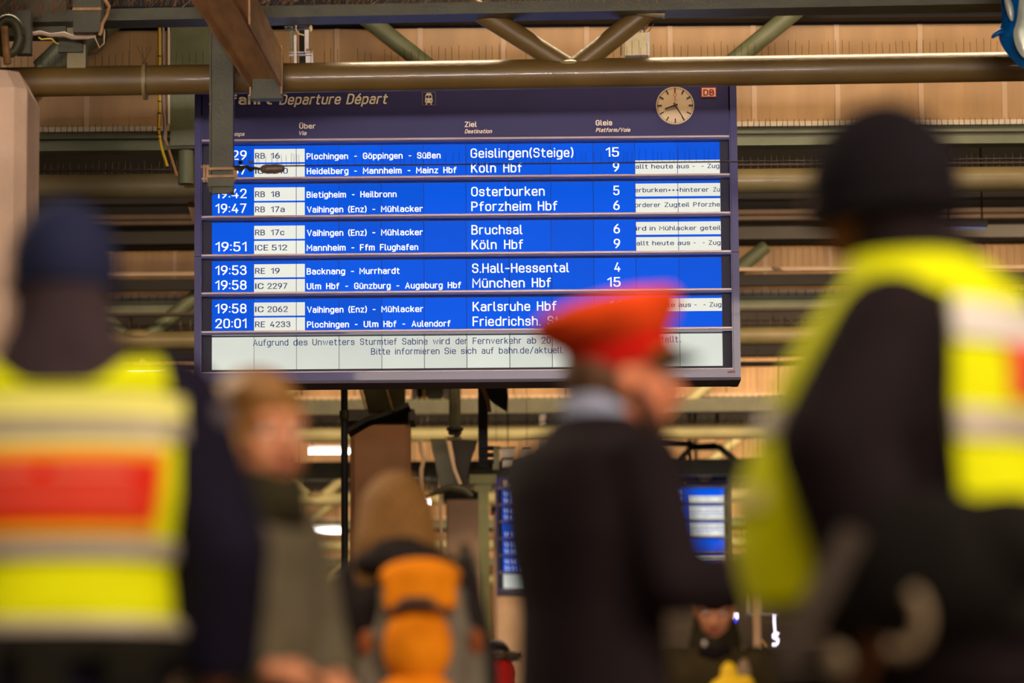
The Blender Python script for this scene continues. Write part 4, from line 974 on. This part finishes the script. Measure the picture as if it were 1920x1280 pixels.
NAVY = cloth('navy_twill', (26, 22, 40)); BLACKC = cloth('black_wool', (30, 22, 26)); DARKT = cloth('dark_trouser', (26, 22, 26))
NEON = mat('neon_yellow_vest', (222, 228, 0), .8, 0, .05, 6, .15, 60); REFL = mat('reflective_grey', (176, 164, 150), .45, .1, .06, 30)
PALEY = mat('pale_lime', (232, 226, 130), .6, 0, .06); PATCH = mat('red_patch', (214, 40, 20), .6, 0, .06); ORNG = mat('orange_trim', (236, 160, 30), .6)
T0 = [(.80, .185, .135, 0), (.95, .19, .145, 0), (1.10, .18, .135, 0), (1.25, .205, .142, 0), (1.36, .222, .142, 0), (1.43, .20, .125, 0), (1.475, .145, .10, 0), (1.52, .085, .08, 0)]
def widen(T, a, b=None): b = b or a; return [(z, rx*a, ry*b, yo) for z, rx, ry, yo in T]
hang = (((.31, -.01, 1.13), (.30, .10, .90), (0, .1, -1), (-1, 0, 0), .35), ((-.31, -.01, 1.13), (-.30, .10, .90), (0, .1, -1), (1, 0, 0), .35))
def beanie(t, hp, HR, S, m, r=(.092, .112, .105), rim=True, top=.035, low=0.0):
    b = MB().ell(hp(0, -.014, top), r, HR, 32, 20)
    # open lower edge: keep what lies above the brow line
    c = hp(0, 0, low); nrm = HR @ Vector((0, .10, 1)).normalized()
    b.v = [v if (v-c).dot(nrm) > 0 else v-nrm*((v-c).dot(nrm)) for v in b.v]
    b.xf(SH).build('beanie', m, t, smooth=True)
    if rim:
        q = MB(); pts = [hp((r[0]-.004)*math.cos(a_), -.012+(r[1]-.005)*math.sin(a_), low+.018-.012*math.sin(a_)) for a_ in [2*math.pi*i/28 for i in range(29)]]
        q.path(pts, .010, 10).xf(SH).build('beanie_cuff', m, t, smooth=True)

# officer on the left, seen from behind ---------------------------------------
TL = widen(T0, 1.10, 1.12)
pL = P(118, 900, 7.2)
t, hp, HR, S = figure('police officer in navy beanie seen from behind, yellow vest with red back patch', (pL.x, 7.2), 1.78, R(2),
    (((.30, .0, 1.15), (.29, .08, .90), (0, .1, -1), (-1, 0, 0), .4), ((-.30, .0, 1.15), (-.29, .08, .90), (0, .1, -1), (1, 0, 0), .4)), TL, NAVY, DARKT, sleeve=(.095, .095, .08), shw=.21)
beanie(t, hp, HR, S, cloth('beanie_navy', (34, 38, 66)), (.104, .122, .135), True, .012, -.045)
MB().loft([(1.45, .15, .13, -.01), (1.52, .125, .115, -.01), (1.57, .10, .10, -.01), (1.62, .092, .104, -.01), (1.645, .090, .104, -.01)]).xf(S).build('neck_scarf', cloth('plum_fleece', (58, 46, 52)), t, smooth=True)
VL = widen(TL, 1.06, 1.08)
v = MB().loft([r for r in [(1.0,)+ring_at(VL, 1.0), (1.1,)+ring_at(VL, 1.1), (1.25, .248, .175, 0), (1.36, .258, .175, 0), (1.43, .24, .15, 0), (1.485, .17, .115, 0), (1.525, .105, .095, 0)]])
for s in (-1, 1): v.ell((s*.175, 0, 1.425), (.095, .10, .09))
ve = fuse(v.xf(S), 'high_visibility_vest', NEON, t, .013, 4)
VB = [(1.0,)+ring_at(VL, 1.0), (1.1,)+ring_at(VL, 1.1), (1.25, .248, .175, 0), (1.36, .258, .175, 0), (1.43, .255, .165, 0), (1.485, .2, .13, 0), (1.53, .12, .1, 0)]
def vband(z0, z1, m, nm, off=.004, a0=0, a1=360, th=.004, **k): return MB().band(VB, z0, z1, off, a0, a1, th, **k).xf(S).build(nm, m, ve, smooth=True)
vband(1.435, 1.441, cloth('seam_olive', (84, 84, 10)), 'seam')
vband(1.385, 1.425, PALEY, 'pale_band'); vband(1.345, 1.378, REFL, 'reflective_stripe')
vband(1.165, 1.335, ORNG, 'patch_border', .004, 196, 318); vband(1.19, 1.305, PATCH, 'back_patch', .009, 200, 314)
vband(1.325, 1.343, PALEY, 'pale_band', .005, 196, 318)
for a0, a1, z0, z1 in ((224, 262, 1.272, 1.284), (268, 300, 1.272, 1.284), (214, 222, 1.215, 1.24), (232, 304, 1.228, 1.236)):
    vband(z0, z1, mat('faded_print', (226, 120, 96), .6), 'patch_print', .014, a0, a1, .002, steps=2, na=12)
vband(1.12, 1.158, REFL, 'reflective_stripe'); vband(1.0, 1.012, PALEY, 'pale_band')
B2 = widen(TL, 1.09, 1.15)
MB().band(B2, .93, .995, .0).xf(S).build('belt', cloth('belt_black', (26, 24, 18)), t, smooth=True)
MB().band(B2, .985, 1.005, .004).xf(S).build('vest_hem', REFL, t, smooth=True)
for x_, y_ in ((.14, -.17), (-.02, -.19), (-.15, -.17)): fuse(MB().box(x_-.05, x_+.05, y_-.03, y_+.03, .86, .97).xf(S), 'belt_pouch', cloth('belt_black', (26, 24, 18)), t, .012, 4)
for s in (-1, 1): MB().ell((s*.292, -.015, 1.395), (.035, .05, .035)).xf(S).build('shoulder_badge', cloth('badge_grey', (92, 84, 92)), t, smooth=True)

# woman in grey coat ----------------------------------------------------------
pW = P(470, 900, 8.0)
TW = [(.70, .20, .16, 0), (.95, .20, .16, 0), (1.12, .18, .145, 0), (1.25, .19, .145, .0), (1.36, .20, .14, 0), (1.43, .175, .12, 0), (1.475, .12, .095, 0), (1.52, .08, .08, 0)]
t, hp, HR, S = figure('woman with short light brown hair in a grey coat and dark scarf, looking right', (pW.x, 8.0), 1.56, R(-122),
    (((.27, .02, 1.17), (.14, .15, 1.075), (-.85, .45, .05), (0, -.5, -1), .9), ((-.27, .02, 1.17), (-.12, .17, 1.05), (.8, .5, .0), (0, -.4, -1), .9)), TW,
    cloth('grey_olive_coat', (92, 84, 68)), DARKT, sleeve=(.075, .066, .056), voxel=.0062, cloth_voxel=.012, brow=mat('brow_brown', (110, 76, 46), .8), head_yaw=R(-24), skin=SKIN, hs=1.24, head_off=(0, .01, -.035))
HAIRW = mat('hair_light_brown', (150, 104, 50), .55, 0, .3, 30, .6, 80, stretch=(6, 6, 1))
h = MB().ell(hp(0, -.025, .045), (.092, .108, .098), HR, 28, 18).ell(hp(-.062, -.02, -.02), (.036, .06, .075), HR).ell(hp(.062, -.02, -.02), (.036, .06, .075), HR).ell(hp(0, -.07, -.02), (.078, .05, .075), HR)
h.ell(hp(.02, .045, .085), (.068, .05, .04), HR)
fuse(h.xf(SH), 'hair', HAIRW, t, .010, 3)
fuse(MB().loft([(1.42, .15, .135, .0), (1.48, .13, .12, .012), (1.53, .115, .115, .02), (1.565, .095, .10, .02)]).ell((.02, .11, 1.48), (.07, .05, .05)).xf(S), 'scarf', cloth('dark_green_scarf', (44, 40, 26)), t, .010, 4)

# person with orange backpack -------------------------------------------------
pB = P(762, 1000, 11.6)
t, hp, HR, S = figure('person with chin-length brown hair seen from behind, carrying an orange and grey backpack', (pB.x, 11.6), 1.72, R(-6),
    (((.23, -.01, 1.13), (.21, .10, .90), (0, .1, -1), (-1, 0, 0), .35), ((-.23, -.01, 1.13), (-.21, .10, .90), (0, .1, -1), (1, 0, 0), .35)), widen(T0, .84, .95), cloth('charcoal_jacket', (44, 38, 38)), DARKT, voxel=.01, head_yaw=R(10), head_off=(-.04, .03, -.075), hs=1.2, sleeve=(.075, .065, .055), shw=.155)
h = MB().ell(hp(0, -.02, .04), (.094, .112, .105), HR, 28, 18).ell(hp(-.012, -.055, -.07), (.108, .080, .13), HR).ell(hp(-.055, -.05, -.15), (.06, .06, .09), HR).ell(hp(.05, -.05, -.13), (.065, .06, .09), HR)
for q_ in range(13): a_ = R(200+11.5*q_); h.path([hp(.02*math.cos(a_), .02*math.sin(a_), .143), hp(.09*math.cos(a_), -.01+.10*math.sin(a_), .07), hp(.108*math.cos(a_), -.05+.085*math.sin(a_), -.05), hp(.115*math.cos(a_), -.05+.08*math.sin(a_), -.17)], [.006, .014, .015, .008], 7)
fuse(h.xf(SH), 'hair', mat('hair_auburn', (138, 96, 42), .8, 0, .35, 26, .6, 70, stretch=(6, 6, 1)), t, .011, 3)
fuse(MB().ell((0, -.06, 1.475), (.165, .12, .065)).ell((-.01, -.10, 1.50), (.10, .07, .06)).xf(S), 'hood', cloth('charcoal_jacket', (44, 38, 38)), t, .012, 4)
bp = thing('backpack', 'orange and grey hiking backpack on the back of the brown-haired person', 'backpack', (pB.x+.078, 11.6, 0), R(-6)); bp['_o'] = (0, 0, 0)
BG = cloth('backpack_grey', (120, 112, 100)); BO = cloth('backpack_orange', (250, 142, 20))
q = MB().ell((0, -.25, 1.11), (.168, .10, .36), None, 28, 20).box(-.13, .13, -.31, -.17, .90, 1.39); q.ell((0, -.22, .92), (.17, .11, .16))
fuse(q.xf(S), 'main_sack', BG, bp, .012, 10)
fuse(MB().box(-.105, .115, -.38, -.25, 1.31, 1.43).ell((0, -.30, 1.42), (.13, .09, .055)).xf(S), 'top_lid', BO, bp, .012, 6)
fuse(MB().ell((-.005, -.33, 1.20), (.11, .09, .13)).xf(S), 'front_pocket', BO, bp, .011, 5)
fuse(MB().ell((-.01, -.32, 1.03), (.13, .11, .10)).box(-.13, .11, -.38, -.26, .90, 1.06).xf(S), 'lower_pocket', BO, bp, .011, 6)
q = MB(); q.path([(-.075, -.405, 1.305), (-.03, -.415, 1.33), (.035, -.415, 1.33), (.085, -.405, 1.305)], [.008, .019, .019, .008], 8); q.xf(S).build('logo_tab', cloth('tab_grey', (78, 66, 60)), bp, smooth=True)
for s in (-1, 1):
    fuse(MB().ell((s*.155, -.24, 1.07), (.048, .08, .20)).xf(S), 'side_pocket', BG, bp, .012, 4)
    MB().ell((s*.17, -.285, 1.21), (.024, .03, .045)).xf(S).build('orange_tip', cloth('orange_dull', (150, 84, 46)), bp, smooth=True)
    MB().path([(s*.09, -.17, 1.44), (s*.11, -.05, 1.52), (s*.12, .06, 1.48), (s*.13, .15, 1.33), (s*.15, .13, 1.12), (s*.17, -.08, 1.02)], .02).xf(S).build('shoulder_strap', BG, bp, smooth=True)

# man with red cap --------------------------------------------------------------
pC = P(1106, 900, 8.0)
TC = [(z_, a_*(1.05 if z_ > 1.2 else .95), b_*(1 if z_ > 1.2 else .93), c_) for z_, a_, b_, c_ in [(.66, .195, .15, 0), (.90, .20, .15, 0), (1.10, .192, .145, 0), (1.25, .215, .15, .0), (1.36, .225, .148, 0), (1.43, .20, .13, 0), (1.475, .135, .10, .01), (1.52, .08, .08, .015)]]
t, hp, HR, S = figure('bearded railway official in red peaked cap and dark suit, facing right', (pC.x, 8.0), 1.74, R(-54),
    (((.27, .02, 1.14), (.22, .27, 1.16), (-.1, .8, .6), (-1, 0, 0), .55), ((-.23, .05, 1.15), (-.10, .27, 1.17), (.4, 1, .2), (1, 0, 0), .6)), TC,
    BLACKC, BLACKC, sleeve=(.088, .070, .054), head_yaw=R(-26), head_off=(0.02, .06, -.075), hs=1.15, shz=1.39, voxel=.0062, skin=mat('skin_ruddy', (214, 132, 98), .5, 0, .06, 12), brow=mat('brow_dark', (60, 38, 24), .8), collar=False)
h = MB().ell(hp(0, -.035, .0), (.080, .085, .085), HR, 24, 16).ell(hp(0, -.06, -.05), (.062, .04, .05), HR)
fuse(h.xf(SH), 'hair', mat('hair_dark_brown', (84, 52, 28), .7, 0, .3, 30, .4, 60), t, .010, 3)
q = MB().ell(hp(0, .045, -.095), (.042, .042, .028), HR)
for s in (-1, 1): q.capsule(hp(s*.066, .01, -.02), hp(s*.045, .045, -.085), .012, .02, 10)
q.capsule(hp(-.02, .096, -.047), hp(.02, .096, -.047), .006, .006, 8)
fuse(q.xf(SH), 'beard', mat('beard_brown', (80, 44, 24), .8, 0, .3, 50), t, .007, 3)
MB().loft([(1.46, .088, .085, .0), (1.52, .074, .078, .02), (1.56, .070, .074, .03)]).xf(S).build('shirt_collar', cloth('light_blue_shirt', (168, 176, 208)), t, smooth=True)
MB().path([(-.07, .0, 1.50), (-.05, .07, 1.47), (-.01, .115, 1.42)], .018).path([(.07, .0, 1.50), (.05, .07, 1.47), (.01, .115, 1.42)], .018).xf(S).build('collar_points', cloth('light_blue_shirt', (168, 176, 208)), t, smooth=True)
cap = thing('peaked_cap', 'bright red peaked cap worn by the bearded railway official', 'cap', (pC.x, 8.0, 0), R(-54)); cap['_o'] = (0, 0, 0)
CR = HR @ Matrix.Rotation(R(13), 3, 'X')
cp = lambda x, y, z: hc_ + CR @ Vector((x, y, z)); hc_ = hp(0, -.01, .055)
def cring(z, rx, ry, yo=0, n=36): return [cp(rx*math.cos(2*math.pi*i/n), yo+ry*math.sin(2*math.pi*i/n), z) for i in range(n)]
def ringloft(rs, n=36):
    b = MB(); vs = sum(rs, []); fs = []
    for k in range(len(rs)-1):
        for i in range(n): fs.append((k*n+i, k*n+(i+1) % n, (k+1)*n+(i+1) % n, (k+1)*n+i))
    fs.append(tuple((len(rs)-1)*n+i for i in range(n))); return b.add(vs, fs)
REDC = cloth('cap_red', (240, 78, 26)); REDB = cloth('cap_band_red', (180, 20, 10))
ringloft([cring(-.035, .084, .102), cring(.03, .086, .104), cring(.034, .084, .102)]).xf(SH).build('cap_band', REDB, cap, smooth=True)
ringloft([cring(.018, .088, .106), cring(.036, .106, .124, -.004), cring(.058, .124, .140, -.006), cring(.078, .128, .143, -.004), cring(.094, .118, .130, 0), cring(.104, .07, .08, .0), cring(.107, .01, .01, 0)]).xf(SH).build('cap_crown', REDC, cap, smooth=True)
b = MB(); vs = []; fs = []; n = 16
for j, rr in enumerate((0, .5, 1)):
    for i in range(n+1):
        a_ = R(25+130*i/n)
        for dz in (0, .005): vs.append(cp((.085+rr*.006)*math.cos(a_), (.102+rr*.052)*math.sin(a_), -.026-rr*.026+dz))
W = (n+1)*2
for j in range(2):
    for i in range(n):
        q_ = j*W+i*2; fs += [(q_, q_+2, q_+W+2, q_+W), (q_+1, q_+W+1, q_+W+3, q_+3)]
for i in range(n): fs += [(i*2, i*2+1, i*2+3, i*2+2), (2*W+i*2, 2*W+i*2+2, 2*W+i*2+3, 2*W+i*2+1)]
b.add(vs, fs).xf(SH).build('visor', mat('visor_black', (16, 12, 14), .2, 0, 0, coat=.5), cap, smooth=True)
b = MB(); b.path([cp(.086*math.cos(a_), .106*math.sin(a_), -.022) for a_ in [R(25+130*i/12) for i in range(13)]], .006).xf(SH).build('chin_cord', mat('cord_gold', (180, 140, 60), .4, .5), cap, smooth=True)

# tall officer on the right -------------------------------------------------------
pR = P(1765, 900, 6.5)
TR = [(.80, .19, .155, 0), (.95, .20, .17, .01), (1.10, .19, .165, .015), (1.25, .21, .16, .01), (1.36, .225, .15, 0), (1.43, .205, .13, 0), (1.475, .145, .10, 0), (1.52, .085, .08, 0)]
t, hp, HR, S = figure('tall police officer in black beanie and open-sided yellow vest, turned left', (pR.x, 6.5), 1.86, R(62),
    (((.28, .02, 1.14), (.22, .10, .90), (0, .2, -1), (-1, 0, 0), .5), ((-.29, .06, 1.19), (-.23, .02, .95), (.4, .2, -1), (0, 1, 0), .5)), TR, BLACKC, DARKT,
    sleeve=(.098, .100, .078), shw=.195, shz=1.375, head_yaw=R(14), head_off=(0, .085, -.03), skin=SKIND, hs=1.04)
beanie(t, hp, HR, S, cloth('beanie_black', (22, 18, 24)), (.104, .124, .142), True, .0, -.055)
MB().loft([(1.45, .11, .11, .02), (1.52, .098, .10, .03), (1.575, .088, .09, .045)]).xf(S).build('collar_roll', BLACKC, t, smooth=True)
ve = fuse(MB().loft([(1.415, .215, .14, 0.01), (1.45, .19, .13, 0.01), (1.475, .165, .125, 0.02), (1.50, .14, .12, .03), (1.52, .125, .112, .035)]).xf(S), 'high_visibility_vest', NEON, t, .012, 4)
VR = [(.92, .21, .225, .075), (.985, .22, .245, .08), (1.07, .225, .26, .08), (1.16, .23, .245, .075), (1.25, .23, .215, .06), (1.335, .235, .195, .04), (1.42, .22, .15, .02), (1.5, .14, .11, 0)]
def rband(z0, z1, m, nm, off, a0, a1, th=.006): return MB().band(VR, z0, z1, off, a0, a1, th, 10).xf(S).build(nm, m, ve, smooth=True)
rband(.95, 1.46, NEON, 'front_panel', .0, 20, 168, .012); rband(.97, 1.47, NEON, 'back_panel', .0, 222, 320, .012)
rband(1.225, 1.265, REFL, 'reflective_stripe', .013, 20, 168); rband(1.10, 1.135, PALEY, 'pale_band', .013, 40, 150)
rband(1.36, 1.425, mat('vest_white', (206, 200, 196), .6), 'white_band', .013, 222, 300); rband(1.27, 1.36, mat('vest_red', (222, 84, 56), .6), 'back_patch', .014, 248, 300)
rband(1.20, 1.25, REFL, 'reflective_stripe', .013, 222, 320); rband(1.07, 1.10, REFL, 'reflective_stripe', .013, 222, 320)
BK = cloth('belt_black2', (24, 21, 20))
MB().band(widen(TR, 1.08, 1.12), .90, .96, .01).xf(S).build('belt', BK, t, smooth=True)
# sling bag at the hip with strap, ring and button
sb = thing('sling_bag', 'black hip bag with grey strap and pale ring, at the side of the tall officer', 'bag', (pR.x, 6.5, 0), R(62)); sb['_o'] = (0, 0, 0)
fuse(MB().ell((-.30, -.10, .98), (.09, .16, .13)).ell((-.28, -.22, 1.02), (.08, .10, .08)).xf(S), 'bag_body', BK, sb, .013, 5)
MB().path([(-.37, -.0, 1.04), (-.40, .05, .94), (-.40, .11, .83)], .024).xf(S).build('strap', cloth('strap_grey', (74, 64, 58)), sb, smooth=True)
MB().path([(-.41, -.09-.038*math.cos(a_), .90+.048*math.sin(a_)) for a_ in [R(-120+20*i) for i in range(10)]], .012).xf(S).build('ring', mat('ring_tan', (120, 102, 78), .5), sb, smooth=True)
MB().ell((-.41, .015, .84), (.012, .02, .022)).xf(S).build('button', mat('ring_tan', (170, 146, 116), .4), sb, smooth=True)

# far people --------------------------------------------------------------------
pH = P(1340, 1150, 15.5)
t, hp, HR, S = figure('man in black cap and dark olive hooded coat looking down beyond the official', (pH.x, 15.5), 1.60, R(176),
    (((.27, .02, 1.14), (.10, .24, 1.10), (-.9, .4, .2), (0, 0, 1), .5), ((-.27, .02, 1.14), (-.10, .24, 1.10), (.9, .4, .2), (0, 0, 1), .5)), widen(T0, 1.05, 1.1), cloth('olive_coat', (58, 48, 28)), DARKT,
    voxel=.009, head_pitch=R(-20), hs=1.15, sleeve=(.085, .072, .055), brow=mat('brow_dark', (60, 38, 24), .8))
beanie(t, hp, HR, S, cloth('cap_black', (18, 14, 16)), (.09, .108, .10), True, .04, .03)
fuse(MB().loft([(1.44, .13, .12, 0), (1.52, .12, .11, -.02), (1.60, .105, .09, -.045), (1.66, .09, .06, -.07)]).xf(S), 'hood', cloth('olive_coat_dark', (44, 38, 24)), t, .012, 4)
MB().path([(-.06, .11, 1.50), (0, .13, 1.47), (.06, .11, 1.49)], .03).xf(S).build('black_scarf', BLACKC, t, smooth=True)
MB().ell((.045, .155, 1.515), (.010, .008, .014)).xf(S).build('white_button', M_white, t, smooth=True)
MB().path([(-.11, -.03, 1.50), (-.13, .13, 1.40), (-.14, .17, 1.22), (-.15, .16, 1.05)], [.022, .03, .034, .03]).xf(S).build('shoulder_strap', cloth('strap_beige', (150, 124, 100)), t, smooth=True)
yg = thing('yellow_bag', 'bright yellow bag top held in front of the olive coat', 'bag', P(1372, 1262, 15.2))
pz = P(1372, 1290, 15.1); fuse(MB().ell(pz, (.09, .05, .05)).ell(pz+Vector((-.01, 0, .06)), (.035, .03, .045)).ell(pz+Vector((.05, 0, .02)), (.04, .03, .03)), 'bag_body', mat('bag_yellow', (250, 196, 10), .6), yg, .008, 3)
MB().path([pz+Vector((-.03, 0, .06)), pz+Vector((-.02, 0, .10)), pz+Vector((.01, 0, .06))], .006).build('handle', mat('bag_yellow2', (220, 160, 10), .6), yg, smooth=True)

pQ = P(928, 1200, 20)
t, hp, HR, S = figure('person in red puffer jacket with fur-trimmed hood, right of the orange backpack', (pQ.x, 20), 1.60, R(-20), hang, widen(T0, 1.0, 1.1),
    mat('red_puffer', (226, 34, 22), .6, 0, .1, 6), DARKT, voxel=.012, sleeve=(.09, .08, .06))
h = MB().ell(hp(0, -.02, .03), (.092, .11, .10), HR); fuse(h.xf(SH), 'hair', mat('hair_black', (30, 22, 18), .6), t, .012, 2)
fuse(MB().ell((0, -.03, 1.60), (.125, .14, .13)).ell((0, -.05, 1.50), (.15, .13, .10)).xf(S), 'hood', mat('red_puffer', (226, 34, 22), .6), t, .012, 4)
q = MB()
for i in range(500):
    a_ = random.uniform(0, 2*math.pi); ph = random.uniform(-.7, .7); c = Vector((.12*math.cos(a_), -.03+.11*math.sin(a_), 1.70))
    d = Vector((math.cos(a_)*math.cos(ph), math.sin(a_)*math.cos(ph), math.sin(ph))); q.tube(c, c+d*random.uniform(.03, .055), .0035, .001, 3, False)
q.path([(.115*math.cos(a_), -.03+.105*math.sin(a_), 1.70) for a_ in [2*math.pi*i/16 for i in range(17)]], .03)
q.xf(S).build('fur_trim', mat('fur_brown', (120, 98, 78), .8, 0, .5, 60), t, kind='stuff')
for z in (1.05, 1.14, 1.23, 1.32, 1.40): MB().band(widen(T0, 1.0, 1.1), z-.012, z+.012, .006).xf(S).build('quilt_ridge', mat('red_puffer', (226, 34, 22), .6), t, smooth=True)
pD = P(856, 1200, 17)
t, hp, HR, S = figure('dark-haired person in a dark teal coat partly hidden by the orange backpack', (pD.x, 17), 1.60, R(-80), hang, T0, cloth('teal_coat', (50, 54, 46)), DARKT, voxel=.012)
h = MB().ell(hp(0, -.02, .03), (.095, .115, .105), HR).ell(hp(0, -.05, -.04), (.09, .07, .08), HR); fuse(h.xf(SH), 'hair', mat('hair_black', (30, 22, 18), .6), t, .012, 2)
MB().ell((.10, -.12, 1.45), (.045, .03, .045)).xf(S).build('fur_pompom', mat('fur_pale', (160, 146, 126), .9, 0, .3, 50), t, smooth=True)

for nm in ('neon_yellow_vest', 'red_patch', 'orange_trim', 'pale_lime', 'vest_white', 'vest_red', 'skin', 'skin_ruddy', 'skin_brown'):
    MATS[nm].node_tree.nodes['Principled BSDF'].inputs['Specular IOR Level'].default_value = .15
for o in bpy.data.objects:
    for kk in ('_o', '_k'):
        if kk in o: del o[kk]
